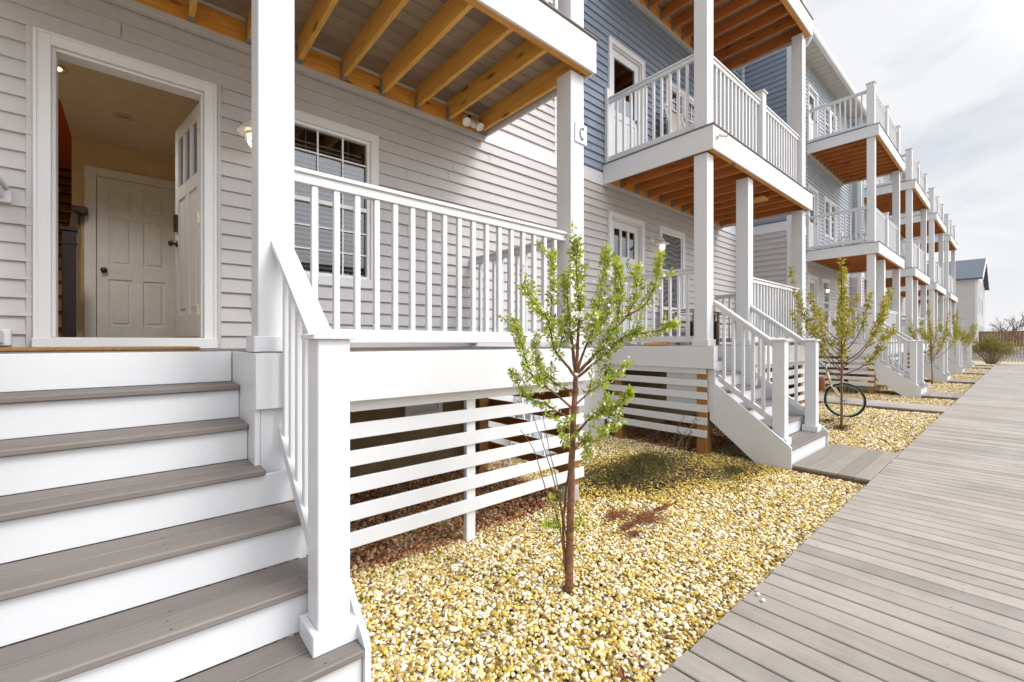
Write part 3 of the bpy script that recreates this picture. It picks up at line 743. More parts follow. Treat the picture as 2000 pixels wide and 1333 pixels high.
# entry door leaf swung inwards
d = Vector((-.15, .985, 0)).normalized()
at = Matrix(((-d.x, d.y, 0, .292), (-d.y, -d.x, 0, 5.185), (0, 0, 1, 0), (0, 0, 0, 1)))
leaf = slab_door(h0, 'entry_door', 0, 1.465, .806, 1.935, .045, 3, at=at)
def L3(x, y, z): return at @ Vector((x, y, z))
kb = MB()
for sg, y in ((-1, 0), (1, .045)):
    kb.lathe(L3(.065, y, 2.33), [(.032, 0), (.032, .008), (.013, .012), (.013, .03), (.029, .037), (.032, .05), (.022, .062), (0, .064)], 16, (at.to_3x3() @ Vector((0, sg, 0))))
kb.build('knob', 'black_metal', leaf, smooth=True)
lk = MB(); lk.box(.03, .10, -.022, -.001, 2.44, 2.60, .008, at); lk.build('lock', 'black_metal', leaf)
hg = MB()
for z in (1.68, 2.43, 3.20): hg.box(.385, .412, YW+.055, YW+.062, z-.05, z+.05, .001); hg.tube([(.397, YW+.064, z-.05), (.397, YW+.064, z+.05)], .008, 8); hg.box(.80, .808, .004, .041, z-.05, z+.05, .001, at)
hg.build('hinges', 'brass', leaf)
# inner six-panel door
ib = MB(); X0, X1, Z1 = -.345, .415, 3.44; yb = 7.36
def six(mb, x0, z0, w, h):
    st = .11; pw = (w-3*st)/2
    mb.box(x0, x0+st, yb, yb+.035, z0, z0+h); mb.box(x0+w-st, x0+w, yb, yb+.035, z0, z0+h); mb.box(x0+st+pw, x0+2*st+pw, yb, yb+.035, z0, z0+h)
    rows = [(z0, z0+.22), (z0+.80, z0+.98), (z0+1.56, z0+1.67), (z0+h-.12, z0+h)]
    for a, b in rows:
        for i in (0, 1): mb.box(x0+st+i*(pw+st), x0+st+i*(pw+st)+pw, yb, yb+.035, a, b)
    for (a, b) in ((rows[0][1], rows[1][0]), (rows[1][1], rows[2][0]), (rows[2][1], rows[3][0])):
        for i in (0, 1):
            xa = x0+st+i*(pw+st); mb.box(xa, xa+pw, yb+.018, yb+.03, a, b, 0); mb.box(xa+.035, xa+pw-.035, yb+.006, yb+.022, a+.035, b-.035, .010)
six(ib, X0, FZ+.01, X1-X0, Z1-FZ-.01)
idr = ib.build('inner_door', 'hall_door_paint', h0)
kb = MB(); kb.lathe((X0+.065, yb, 2.30), [(.032, 0), (.032, .008), (.013, .012), (.013, .03), (.029, .037), (.032, .05), (.022, .062), (0, .064)], 16, (0, -1, 0)); kb.build('knob', 'black_metal', idr, smooth=True)
fr = MB(); fr.box(X0-.11, X0-.006, 7.345, 7.398, FZ, Z1+.11); fr.box(X1+.006, X1+.11, 7.345, 7.398, FZ, Z1+.11); fr.box(X0-.006, X1+.006, 7.345, 7.398, Z1+.006, Z1+.11); fr.build('inner_door_frame', 'hall_door_paint', h0)
# indoor stair
st = thing('indoor_staircase', (-1.05, 6.8, FZ), 'indoor stairs with dark treads and warm lamp light painted on the risers, left inside the open doorway', 'stairs')
rs = MB(); td = MB()
for k in range(15):
    y = 6.80+.25*k; z = FZ+.193*(k+1)
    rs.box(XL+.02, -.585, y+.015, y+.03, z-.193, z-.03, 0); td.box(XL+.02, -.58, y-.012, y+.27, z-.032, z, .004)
rs.build('risers', 'riser_warm_light', st); td.build('treads', 'dark_wood', st)
sk = MB(); sk.prism([(6.72, FZ), (6.72, FZ+.25), (7.39, FZ+.77), (7.39, FZ)], 0, -.582, -.556); sk.build('stringer', 'hall_wall', st, fixn=True)
np_ = MB(); np_.box(-.58, -.47, 6.60, 6.71, FZ, 2.60, .005); np_.box(-.59, -.46, 6.59, 6.72, 2.46, 2.48, .003); np_.box(-.595, -.455, 6.585, 6.725, 2.60, 2.64, .006); np_.build('newel_post', 'dark_wood', st)
hr = MB(); hr.bar((-.52, 6.70, 2.50), (-.52, 7.24, 2.93), .06, .07); hr.box(-.55, -.42, 7.22, 7.34, 2.93, 3.02, .01); hr.box(-.55, -.49, 7.24, 7.39, 2.80, 2.94, .01); hr.build('handrail', 'dark_wood', st)
for nm, x, y, on in (('lit_downlight', -.545, 5.62, True), ('unlit_downlight', -.09, 6.36, False)):
    dl = thing('ceiling_light', (x, y, CE), 'lit warm recessed light in the hall ceiling' if on else 'unlit round recessed fitting in the hall ceiling', 'ceiling light')
    MB().lathe((x, y, CE), [(.055, .0), (.085, -.004), (.088, -.010), (.060, -.012), (.055, -.002)], 24).build('trim_ring', 'hall_ceiling', dl, smooth=True)
    MB().lathe((x, y, CE-.003), [(.0001, 0), (.055, 0)], 24).build('diffuser', 'downlight_glow' if on else 'metal_grey', dl)
pl = bpy.data.lights.new('downlight_lamp', 'SPOT'); pl.spot_size = rad(140); pl.spot_blend = .6; pl.energy = 62; pl.color = (1, .93, .82); pl.shadow_soft_size = .10
po = link(bpy.data.objects.new('downlight_lamp', pl)); po.location = (-.545, 5.62, CE-.03)
pl = bpy.data.lights.new('stairwell_lamp', 'POINT'); pl.energy = 6; pl.color = (1, .62, .30); pl.shadow_soft_size = .1
po = link(bpy.data.objects.new('stairwell_lamp', pl)); po.location = (-1.1, 9.6, 6.6)

# ------------------------------------------------------------------ fittings on the houses
def wall_lamp(x, z, label):
    r = thing('wall_lamp', (x, YW-.02, z), label, 'lamp', 'barn lamps beside the front doors')
    p = MB(); p.lathe((x, YW-.016, z+.06), [(.062, 0), (.062, .012), (.045, .026), (.02, .032), (0, .033)], 24, (0, -1, 0)); p.build('back_plate', 'cream_metal', r, smooth=True)
    a = MB(); pts = [(x, YW-.04, z+.06), (x, YW-.10, z+.10), (x, YW-.17, z+.115), (x, YW-.215, z+.085), (x, YW-.225, z+.03)]
    a.tube(pts, .011, 10); a.build('arm', 'cream_metal', r, smooth=True)
    c = (x, YW-.225, z)
    s = MB(); s.lathe(c, [(.028, .05), (.034, .03), (.040, .0), (.075, -.022), (.118, -.040), (.122, -.048), (.116, -.046), (.072, -.030), (.036, -.008), (.03, .0)], 32); s.build('shade', 'cream_metal', r, smooth=True)
    k = MB(); k.lathe(c, [(.05, -.035), (.056, -.05), (.05, -.062), (.044, -.05)], 24)
    for q in range(6):
        t = q*math.pi/3; k.tube([(c[0]+math.cos(t)*.05, c[1]+math.sin(t)*.05, z-.055), (c[0]+math.cos(t)*.056, c[1]+math.sin(t)*.056, z-.11), (c[0]+math.cos(t)*.02, c[1]+math.sin(t)*.02, z-.165)], .003, 5)
    k.build('cage', 'cream_metal', r)
    b = MB(); b.lathe(c, [(.02, -.035), (.038, -.07), (.045, -.10), (.036, -.135), (.015, -.155), (0, -.158)], 20); b.build('bulb', 'bulb_glow', r, smooth=True)
wall_lamp(.735, 3.16, 'cream barn lamp partly hidden by the nearest white post, right of the open doorway')
wall_lamp(6.98, 3.17, 'cream barn lamp lit between the closed white door and the screened window')
wall_lamp(17.05, 3.17, 'distant lit barn lamp seen through the second small tree')

ob = thing('outlet_cover', (.80, YW-.015, 1.76), 'small white outdoor socket cover low on the beige siding beside the nearest post', 'socket')
MB().box(.765, .845, YW-.055, YW-.012, 1.69, 1.84, .012).build('cover', 'white_plastic', ob); MB().box(.757, .853, YW-.018, YW-.008, 1.68, 1.85, .003).build('back_plate', 'white_plastic', ob)

sg = thing('house_sign', (3.11, YP-.01, 3.33), 'small white plaque with the letter C on the porch post', 'sign')
MB().box(3.035, 3.195, YP-.016, YP-.001, 3.245, 3.425, .004).build('plaque', 'white_plastic', sg)
cm = MB(); pts = []
for k in range(15):
    t = rad(50+260*k/14); pts.append((3.125+.030*math.cos(t), YP-.02, 3.335+.052*math.sin(t)))
cm.tube(pts, .009, 8); cm.build('letter', 'galvanized', sg)

fl = thing('flood_light', (2.93, 4.20, 3.99), 'white twin headed motion floodlight under the nearest balcony', 'light')
MB().lathe((2.93, 4.222, 4.0), [(.055, 0), (.055, .02), (.035, .03), (0, .03)], 20, (0, -1, 0)).build('base', 'white_plastic', fl, smooth=True)
for dx in (-.075, .085):
    g = MB(); g.tube([(2.93, 4.19, 4.0), (2.93+dx*.6, 4.15, 3.985), (2.93+dx, 4.12, 3.955)], .012, 8); a = Vector((dx*2.2, -.6, -.75)).normalized()
    g.lathe((2.93+dx, 4.12, 3.955), [(.014, -.02), (.032, 0), (.046, .05), (.050, .075), (.044, .07), (0, .06)], 18, a); g.build('lamp_head', 'white_plastic', fl, smooth=True)
s_ = MB(); s_.lathe((2.95, 4.17, 3.97), [(.0, 0), (.03, .0), (.034, .05), (.026, .085), (0, .09)], 16, Vector((.3, -.6, -.6))); s_.build('sensor', 'white_plastic', fl, smooth=True)
s_ = MB(); s_.box(2.905, 2.945, 4.13, 4.15, 4.0, 4.035, .004); s_.build('sensor_window', 'lens_black', fl)

sc = thing('security_camera', (5.64, 2.54, 4.06), 'white bullet security camera on the balcony fascia corner', 'camera')
MB().lathe((5.70, 2.549, 4.07), [(.03, 0), (.03, .012), (0, .014)], 16, (0, -1, 0)).build('mount', 'white_plastic', sc, smooth=True)
b = MB(); b.tube([(5.70, 2.54, 4.07), (5.71, 2.49, 4.065)], .01, 8); ax = Vector((.75, -.62, -.12)).normalized()
b.lathe((5.68, 2.50, 4.065), [(0, -.02), (.018, -.018), (.022, 0), (.022, .072), (.02, .08)], 18, ax); b.build('body', 'white_plastic', sc, smooth=True)
MB().lathe(Vector((5.68, 2.50, 4.065))+ax*.076, [(.021, -.004), (.021, .006), (0, .007)], 18, ax).build('lens', 'lens_black', sc)

mt = thing('doormat', (0, 3.75, DK), 'brown coir doormat on the deck in front of the open doorway', 'doormat')
MB().box(-.60, .33, 3.50, 4.05, DK+.001, DK+.022, .006).build('mat', 'coir', mt)

# light fixture on joists of second balcony
jl = thing('porch_light', (8.25, 3.0, 3.92), 'square wooden-toned light box among the dark joists of the second lower balcony', 'light')
MB().box(8.12, 8.38, 2.86, 3.10, 3.885, 3.93, .01).build('housing', 'joist_wood_cross', jl); MB().lathe((8.25, 2.98, 3.886), [(.0, -.008), (.07, -.006), (.08, 0)], 20).build('diffuser', 'canvas_beige', jl)

# downspout of the third house
ds = MB(); ds.tube([(14.2, 3.78, 10.02), (14.2, 3.78, 9.86), (14.2, 3.86, 9.72), (14.2, 4.14, 9.52), (14.2, 4.245, 9.40), (14.2, 4.245, .2)], .04, 12); ds.build('downspout', 'white_paint', H[2], smooth=True)

# ------------------------------------------------------------------ furniture
def slat_chair(x, y, z, rz, label, mat='chair_wood'):
    r = thing('slatted_chair', (x, y, z), label, 'chair'); Mx = Matrix.Translation((x, y, z)) @ Matrix.Rotation(rz, 4, 'Z')
    def part(name, boxes, m=mat):
        mb = MB()
        for b in boxes: mb.box(*b, .004, Mx)
        mb.build(name, m, r)
    part('seat', [(-.26+k*.105, -.165+k*.105, -.27, .27, .40, .42) for k in range(5)])
    for k in range(5):
        mb = MB(); yy = -.23+k*.115; p0 = Mx @ Vector((-.24, yy, .36)); p1 = Mx @ Vector((-.50, yy, 1.02)); mb.bar(p0, p1, .085, .018, up=tuple(Mx.to_3x3() @ Vector((.93, 0, .36)))); mb.build('back_slat', mat, r)
    for sx in (-.22, .24):
        for sy in (-.29, .27):
            part('leg', [(sx-.022, sx+.022, sy, sy+.04, 0, .60 if sx > 0 else .60)])
    for sy in (-.33, .25): part('arm', [(-.34, .30, sy, sy+.09, .60, .622)])
slat_chair(7.55, 3.95, DK, rad(-80), 'tan slatted wooden chair on the second porch beside the screened window')
slat_chair(8.75, 3.95, DK, rad(-100), 'second tan slatted chair, farther right on the second porch')
tb = thing('side_table', (8.15, 3.9, DK), 'low dark table between the two slatted porch chairs', 'table')
MB().box(7.93, 8.37, 3.7, 4.1, DK+.42, DK+.45, .005).build('top', 'dark_wood', tb)
for sx in (7.96, 8.30):
    for sy in (3.73, 4.03): MB().box(sx, sx+.04, sy, sy+.04, DK, DK+.42, .003).build('leg', 'dark_wood', tb)
def folded_lounger(x, lab, lean):
    r = thing('folded_lounger', (x, 3.95, F2), lab, 'deck chair')
    p0 = Vector((x-.30, 3.72, F2+.02)); p1 = Vector((x-.30+lean, 4.12, F2+1.42))
    for dx in (0, .60):
        mb = MB(); mb.tube([p0+Vector((dx, 0, 0)), p0.lerp(p1, .5)+Vector((dx, .0, 0)), p1+Vector((dx, 0, 0))], .016, 10); mb.build('frame_tube', 'white_plastic', r, smooth=True)
    mb = MB(); mb.tube([p1, p1+Vector((.60, 0, 0))], .016, 10); mb.tube([p0.lerp(p1, .12), p0.lerp(p1, .12)+Vector((.60, 0, 0))], .014, 10); mb.build('cross_tube', 'white_plastic', r, smooth=True)
    mb = MB(); a0, a1 = p0.lerp(p1, .14), p0.lerp(p1, .96); n = 8; sag = lambda t: Vector((0, .03*math.sin(math.pi*t), 0))
    for k in range(n):
        t0, t1 = k/n, (k+1)/n; q0, q1 = a0.lerp(a1, t0)+sag(t0), a0.lerp(a1, t1)+sag(t1); w = Vector((.585, 0, 0)); e = Vector((.012, 0, 0)); th = Vector((0, .006, 0))
        mb.quad(q0+e, q0+w, q1+w, q1+e); mb.quad(q1+e+th, q1+w+th, q0+w+th, q0+e+th)
    mb.build('canvas', 'canvas_beige', r)
folded_lounger(7.35, 'beige folded deck chair leaning by the blue wall on the second balcony, nearer the door', .05)
folded_lounger(8.25, 'beige folded deck chair leaning on the second balcony, nearer the corner post', -.12)

# things kept under and beside the nearest deck
bx = thing('storage_box', (3.95, 3.85, -.05), 'grey blue plastic storage box glimpsed through the white slats', 'storage box')
MB().box(3.72, 4.38, 3.92, 4.24, -.04, .62, .03).build('body', 'plastic_grey', bx); MB().box(3.70, 4.40, 3.90, 4.26, .62, .69, .02).build('lid', 'plastic_grey', bx)
ld = thing('step_ladder', (3.5, 3.8, -.05), 'white folding step stool seen through the slats beside the grey box', 'step stool')
for k, (xa, xb) in enumerate(((3.36, 3.46), (3.66, 3.56))):
    for y in (3.65, 3.95): mb = MB(); mb.bar((xa, y, -.04), (xb, y, .78), .03, .025); mb.build('leg', 'white_plastic', ld)
for k, z in enumerate((.2, .48, .76)):
    MB().box(3.39+.035*k, 3.49+.02*k, 3.65, 3.95, z, z+.025, .004).build('step', 'white_plastic', ld)
pd = thing('crawl_hatch', (2.0, YW-.03, .2), 'white panelled hatch in the brown foundation wall behind the slats', 'hatch')
mb = MB(); frame(mb, 2.18, 2.64, .60, 1.05, .06, YW-.04, YW-.006); mb.build('frame', 'hall_door_paint', pd); MB().box(2.24, 2.58, YW-.02, YW-.006, .66, .99, .004).build('panel', 'hall_door_paint', pd)
wb = thing('wood_block', (5.62, 3.35, DK), 'reddish wood block on the left edge of the second porch deck', 'wood block'); MB().box(5.605, 5.70, 3.22, 3.58, DK+.001, DK+.036, .004).build('block', 'joist_wood_cross', wb)

# ------------------------------------------------------------------ ground, boardwalk, walkways
GZ = -.055
def structure(mb, name, mat, kind='structure', tint=False, label=None, cat=None):
    o = mb.build(name, mat, None, tint=tint); o['kind'] = kind
    if label: o['label'] = label
    if cat: o['category'] = cat
    return o
g = MB(); g.quad((-600, -600, GZ-.20), (900, -600, GZ-.20), (900, 900, GZ-.20), (-600, 900, GZ-.20)); structure(g, 'ground', 'sand_soil')
g = MB(); g.box(-6, 42.2, .9, 4.32, GZ-.18, GZ-.012, 0); structure(g, 'gravel_bed', 'gravel_bed')
sp_ = MB(); ring = [(4.35+1.3*math.cos(t)*(1+.18*math.sin(3*t+1)), 2.85+.62*math.sin(t)*(1+.15*math.sin(4*t)), GZ-.006) for t in [2*math.pi*k/40 for k in range(40)]]
sp_._add(ring, [tuple(range(40))]); structure(sp_, 'bare_soil', 'dark_soil_and_shade')
bw = MB(); x = -4.0
while x < 42.0:
    pw = .1375; dz = R0.uniform(-.0015, .0015); ye = 1.0+R0.uniform(-.004, .004)
    bw.box(x, x+pw, -2.6, ye, -.028+dz, dz, .004); x += .1485
o = structure(bw, 'boardwalk', 'walk_planks', tint=True)
sw = MB(); x = -4.0
while x < 14:
    for y in (.93, .22, -.68, -1.58):
        for dx in (.035, .105):
            if R0.random() < .6: sw.lathe((x+dx+R0.uniform(-.008, .008), y+R0.uniform(-.02, .02), .0005), [(.0032, -.002), (.0032, .0008), (.0001, .0008)], 7)
    x += .1485
structure(sw, 'boardwalk_screws', 'galvanized')
g = MB(); g.quad((-4, -2.6, -.20), (42, -2.6, -.20), (42, .95, -.20), (-4, .95, -.20)); structure(g, 'shade_under_boardwalk', 'dark_soil_and_shade')  # dark sheet added to deepen the shade seen in the plank gaps
g = MB(); g.box(-4, 42, .955, .993, -.22, -.030, .003)
for y in (-2.5, -1.6, -.7, .2): g.box(-4, 42, y, y+.04, -.22, -.030, 0)
structure(g, 'boardwalk_beam', 'brown_fence_wood')
def bridge(x0, x1, y0, y1, along):
    mb = MB()
    if along == 'x':
        y = y0
        while y < y1-.02: mb.box(x0, x1, y, min(y+.138, y1), -.026, .004, .004); y += .1435
    else:
        x = x0
        while x < x1-.02: mb.box(x, min(x+.138, x1), y0, y1, -.026, .004, .004); x += .1435
    structure(mb, 'walkway', 'bridge_planks' if along == 'x' else 'walk_planks', tint=True)
    e = MB(); e.box(x0+.012, x0+.04, y0, y1, -.16, -.027, .002); e.box(x1-.04, x1-.012, y0, y1, -.16, -.027, .002); structure(e, 'walkway_beam', 'brown_fence_wood')
for u in UNITS: bridge(u-.735, u+(.90 if u else .58), 1.004, 1.715, 'x')
bridge(12.45, 13.6, 1.004, 7.5, 'y')
bridge(38.9, 39.9, 1.004, 3.5, 'y')

# pebbles -------------------------------------------------------------------
def ico(sub):
    t = (1+5**.5)/2
    v = [(-1, t, 0), (1, t, 0), (-1, -t, 0), (1, -t, 0), (0, -1, t), (0, 1, t), (0, -1, -t), (0, 1, -t), (t, 0, -1), (t, 0, 1), (-t, 0, -1), (-t, 0, 1)]
    f = [(0, 11, 5), (0, 5, 1), (0, 1, 7), (0, 7, 10), (0, 10, 11), (1, 5, 9), (5, 11, 4), (11, 10, 2), (10, 7, 6), (7, 1, 8), (3, 9, 4), (3, 4, 2), (3, 2, 6), (3, 6, 8), (3, 8, 9), (4, 9, 5), (2, 4, 11), (6, 2, 10), (8, 6, 7), (9, 8, 1)]
    v = [np.array(p)/np.linalg.norm(p) for p in v]
    for _ in range(sub):
        c = {}; nf = []
        def mid(a, b):
            k = (min(a, b), max(a, b))
            if k not in c: m = v[a]+v[b]; c[k] = len(v); v.append(m/np.linalg.norm(m))
            return c[k]
        for a, b, d in f:
            x, y, z = mid(a, b), mid(b, d), mid(d, a); nf += [(a, x, z), (b, y, x), (d, z, y), (x, y, z)]
        f = nf
    return np.array(v), np.array(f)
rng = np.random.default_rng(11)
def pebbles(spec, mat='pebble', label='yellow and white river pebbles covering the beds beside the boardwalk'):
    V = []; F = []; T = []; off = 0
    for (x0, x1, y0, y1, dens, smin, smax, sub, zoff) in spec:
        iv, jf = ico(sub); n = int((x1-x0)*(y1-y0)*dens)
        P = np.c_[rng.uniform(x0, x1, n), rng.uniform(y0, y1, n)]
        keep = np.ones(n, bool)
        for u in UNITS:
            keep &= ~((P[:, 0] > u-.78) & (P[:, 0] < u+(.92 if u else .73)) & (P[:, 1] < 1.76)); keep &= ~((P[:, 0] > u-.72) & (P[:, 0] < u+.68) & (P[:, 1] < 2.2))
        keep &= ~((P[:, 0] > 12.43) & (P[:, 0] < 13.62))
        keep &= ~((P[:, 0] > 12.43) & (P[:, 0] < 13.62))
        for tx, ty, tr in ((1.93, 1.74, .037), (8.97, 1.95, .04)): keep &= ((P[:, 0]-tx)**2+(P[:, 1]-ty)**2) > tr*tr
        wav = np.sin(P[:, 0]*5.1+1)*np.sin(P[:, 1]*6.3)*.35+np.sin(P[:, 0]*13)*np.sin(P[:, 1]*11)*.2
        soil = np.clip(1.9*np.exp(-((P[:, 0]-4.35)/.95)**2-((P[:, 1]-2.80)/.55)**2)+1.0*np.exp(-((P[:, 0]-5.2)/.8)**2-((P[:, 1]-2.1)/.38)**2)+wav*.45-.12, 0, 1)
        soil *= (P[:, 0] > 2.9) & (P[:, 0] < 6.6)
        keep &= rng.random(n) > soil*.72
        P = P[keep]; soil = soil[keep]; n = len(P)
        s = (smin+(smax-smin)*rng.random(n)**1.35)*np.where(rng.random(n) < .06, rng.uniform(1.2, 1.7, n), 1)
        sc = np.c_[s*rng.uniform(.85, 1.45, n), s*rng.uniform(.75, 1.1, n), s*rng.uniform(.5, .8, n)]
        a = rng.uniform(0, 6.283, n); tl = rng.normal(0, .35, n); ca, sa, ct, st_ = np.cos(a), np.sin(a), np.cos(tl), np.sin(tl)
        lump = 1+.10*np.sin(iv @ rng.normal(0, 2.2, (3, 1))+1.0)[:, 0]
        B = iv*lump[:, None]
        q = B[None]*sc[:, None]
        q = q*(1+.07*np.sin(q[..., ::-1]*160+a[:, None, None]*3))
        x = q[..., 0]*ct[:, None]-q[..., 2]*st_[:, None]; z = q[..., 0]*st_[:, None]+q[..., 2]*ct[:, None]; y = q[..., 1]
        X = x*ca[:, None]-y*sa[:, None]; Y = x*sa[:, None]+y*ca[:, None]
        zc = GZ+zoff+rng.uniform(-.012, .008, n)+.014*np.sin(P[:, 0]*2.1+.7)*np.sin(P[:, 1]*2.7)
        Q = np.stack([X+P[:, 0, None], Y+P[:, 1, None], z+zc[:, None]], -1).reshape(-1, 3)
        V.append(Q); F.append((jf[None]+(np.arange(n)*len(iv))[:, None, None]+off).reshape(-1, 3)); off += len(Q)
        T.append(np.repeat(np.clip(rng.beta(1.25, 1.1, n)*(1-.95*soil*rng.uniform(.5, 1.15, n)), 0, 1), len(iv)))
    V = np.concatenate(V); F = np.concatenate(F); T = np.concatenate(T)
    me = bpy.data.meshes.new('gravel'); me.vertices.add(len(V)); me.vertices.foreach_set('co', V.astype(np.float32).ravel())
    me.loops.add(F.size); me.loops.foreach_set('vertex_index', F.astype(np.int32).ravel())
    me.polygons.add(len(F)); me.polygons.foreach_set('loop_start', np.arange(0, F.size, 3, dtype=np.int32)); me.polygons.foreach_set('loop_total', np.full(len(F), 3, np.int32))
    me.polygons.foreach_set('use_smooth', np.ones(len(F), bool))
    at = me.attributes.new('tint', 'FLOAT', 'POINT'); at.data.foreach_set('value', T.astype(np.float32))
    me.update(calc_edges=True); me.materials.append(M[mat])
    o = link(bpy.data.objects.new('gravel', me)); o['kind'] = 'stuff'; o['label'] = label; o['category'] = 'gravel'
pebbles([(.725, 3.2, 1.0, 2.74, 5600, .0058, .0132, 1, .004), (3.2, 5.8, 1.0, 2.74, 4400, .0065, .0132, 1, .004),
         (7.3, 12.4, 1.0, 2.7, 1300, .012, .021, 0, .003), (9.7, 12.4, 2.7, 4.2, 900, .011, .019, 0, .002), (3.15, 5.62, 2.74, 4.28, 3200, .0068, .0140, 1, .003), (13.6, 20, 1.0, 3, 420, .014, .024, 0, .003), (20, 41, 1.0, 2.2, 120, .016, .026, 0, .003)])
pebbles([(.60, 3.15, 2.70, 4.28, 1900, .009, .017, 1, .002), (5.62, 9.7, 2.70, 4.28, 900, .010, .018, 0, .002)], 'pebble_shade_tint', 'pebbles with reddish brown shade painted into their colour behind the white slats')
for px, py in ((2.64, .955), (2.60, .915)):
    iv, jf = ico(2); mb = MB(); mb._add([(px+v[0]*.013, py+v[1]*.010, .010+v[2]*.009) for v in iv], [tuple(f) for f in jf], .8)
    tag(mb.build('pebble', 'pebble', None, smooth=True, tint=True), 'single pale pebble lying loose on the boardwalk planks near the gravel edge', 'pebble', 'pebbles loose on the boardwalk')

# ------------------------------------------------------------------ plants
def leaf(mb, p, d, ln, w, rnd, tint):
    d = d.normalized(); s = d.cross(Vector((rnd.gauss(0, 1), rnd.gauss(0, 1), rnd.gauss(0, 1)))).normalized(); n = d.cross(s)
    m = p+d*ln*.5; e = p+d*ln-n*ln*.14; b = n*w*.35
    mb._add([p, m+s*w*.5+b, e, m-s*w*.5+b, m-n*ln*.02], [(0, 1, 4), (1, 2, 4), (2, 3, 4), (3, 0, 4)], tint)
def smooth_path(pts, n=5):
    P = [Vector(p) for p in pts]; out_ = []
    P2 = [P[0]*2-P[1]]+P+[P[-1]*2-P[-2]]
    for i in range(1, len(P2)-2):
        a, b, c, d = P2[i-1:i+3]
        for k in range(n):
            t = k/n; out_.append(.5*((2*b)+(c-a)*t+(2*a-5*b+4*c-d)*t*t+(3*b-a-3*c+d)*t**3))
    out_.append(P[-1]); return out_
def grow(root, paths, rnd, leafm, barkm, start=.35, step=.017, per=4, ll=(.022, .04), blossom=.0, twigs=0, spread=.03, lp=.5):
    """paths: list of (points, r0, r1, leafy)"""
    wood_ = MB(); fo = MB(); bl = MB(); main = MB()
    for i, (pts, r0, r1, lf) in enumerate(paths):
        sp = smooth_path(pts); n = len(sp)
        for k in range(1, n-1): sp[k] = sp[k]+Vector((rnd.gauss(0, 1), rnd.gauss(0, 1), rnd.gauss(0, .4)))*r0*(.16 if i else .03)
        (main if i == 0 else wood_).tube(sp, [r0+(r1-r0)*(k/(n-1))**(.5 if i == 0 else 1) for k in range(n)], 12 if i == 0 else 7)
        if not lf: continue
        L_ = [0]
        for a, b in zip(sp, sp[1:]): L_.append(L_[-1]+(b-a).length)
        s = L_[-1]*start*rnd.uniform(.7, 1.2)
        j = 0
        while s < L_[-1]:
            while L_[j+1] < s and j < n-2: j += 1
            t = (s-L_[j])/max(1e-6, L_[j+1]-L_[j]); p = sp[j].lerp(sp[j+1], t); d = (sp[j+1]-sp[j]).normalized()
            fr = s/L_[-1]; cnt = max(1, int(per*lf*rnd.uniform(.3, 1.6)*(.5+.8*fr)))
            clump = Vector((rnd.gauss(0, 1), rnd.gauss(0, 1), rnd.gauss(0, 1))).normalized()
            br = rnd.random()*.45+.15
            for q in range(cnt):
                o_ = (clump*.8+Vector((rnd.gauss(0, 1), rnd.gauss(0, 1), rnd.gauss(0, .8)))).normalized()
                dd = (o_*.9+d*lp+Vector((0, 0, -.15))).normalized(); pp = p+o_*rnd.uniform(.002, spread)*(1.25-fr*.6)
                leaf(fo, pp, dd, rnd.uniform(*ll), rnd.uniform(.35, .5)*ll[1], rnd, min(1, max(0, br+rnd.gauss(.15+.25*fr, .16))))
            if rnd.random() < blossom*lf:
                c = p+clump*spread*1.1
                for q in range(rnd.randint(2, 5)):
                    cc = c+Vector((rnd.gauss(0, .011), rnd.gauss(0, .011), rnd.gauss(0, .011))); nrm = Vector((rnd.gauss(0, 1), rnd.gauss(0, 1)-.5, rnd.gauss(0, 1)+.5)).normalized(); a = nrm.orthogonal().normalized(); b = nrm.cross(a)
                    for e in range(5):
                        t0 = e*1.2566; c0 = cc+(a*math.cos(t0)+b*math.sin(t0))*.007+nrm*.003; l_ = (a*math.cos(t0+1.57)+b*math.sin(t0+1.57))*.0042
                        bl.quad(cc, c0+l_, c0+(c0-cc)*.35, c0-l_)
            s += step*rnd.uniform(.6, 1.5)
            if twigs and rnd.random() < twigs and fr < .9:
                td = (clump+Vector((0, 0, .6))+d*.5).normalized(); tl = rnd.uniform(.05, .14)
                q1 = p+td*tl*.5+Vector((0, 0, .01)); q2 = p+td*tl+Vector((0, 0, .03)); wood_.tube([p, q1, q2], [.0028, .002, .0013], 5)
                for q in range(int(per*2.2*lf)):
                    t2 = rnd.uniform(.25, 1.05); o_ = Vector((rnd.gauss(0, 1), rnd.gauss(0, 1), rnd.gauss(0, .8))).normalized()
                    leaf(fo, p.lerp(q2, t2)+o_*.008, (o_+td*.6).normalized(), rnd.uniform(*ll), rnd.uniform(.35, .5)*ll[1], rnd, min(1, max(0, br+rnd.gauss(.2, .18))))
    t = main.build('trunk', barkm, root, smooth=True); b = wood_.build('branches', barkm, root, smooth=True)
    f = fo.build('foliage', leafm, root, tint=True)
    if bl.v: bl.build('blossom', 'blossom', root)
    return root

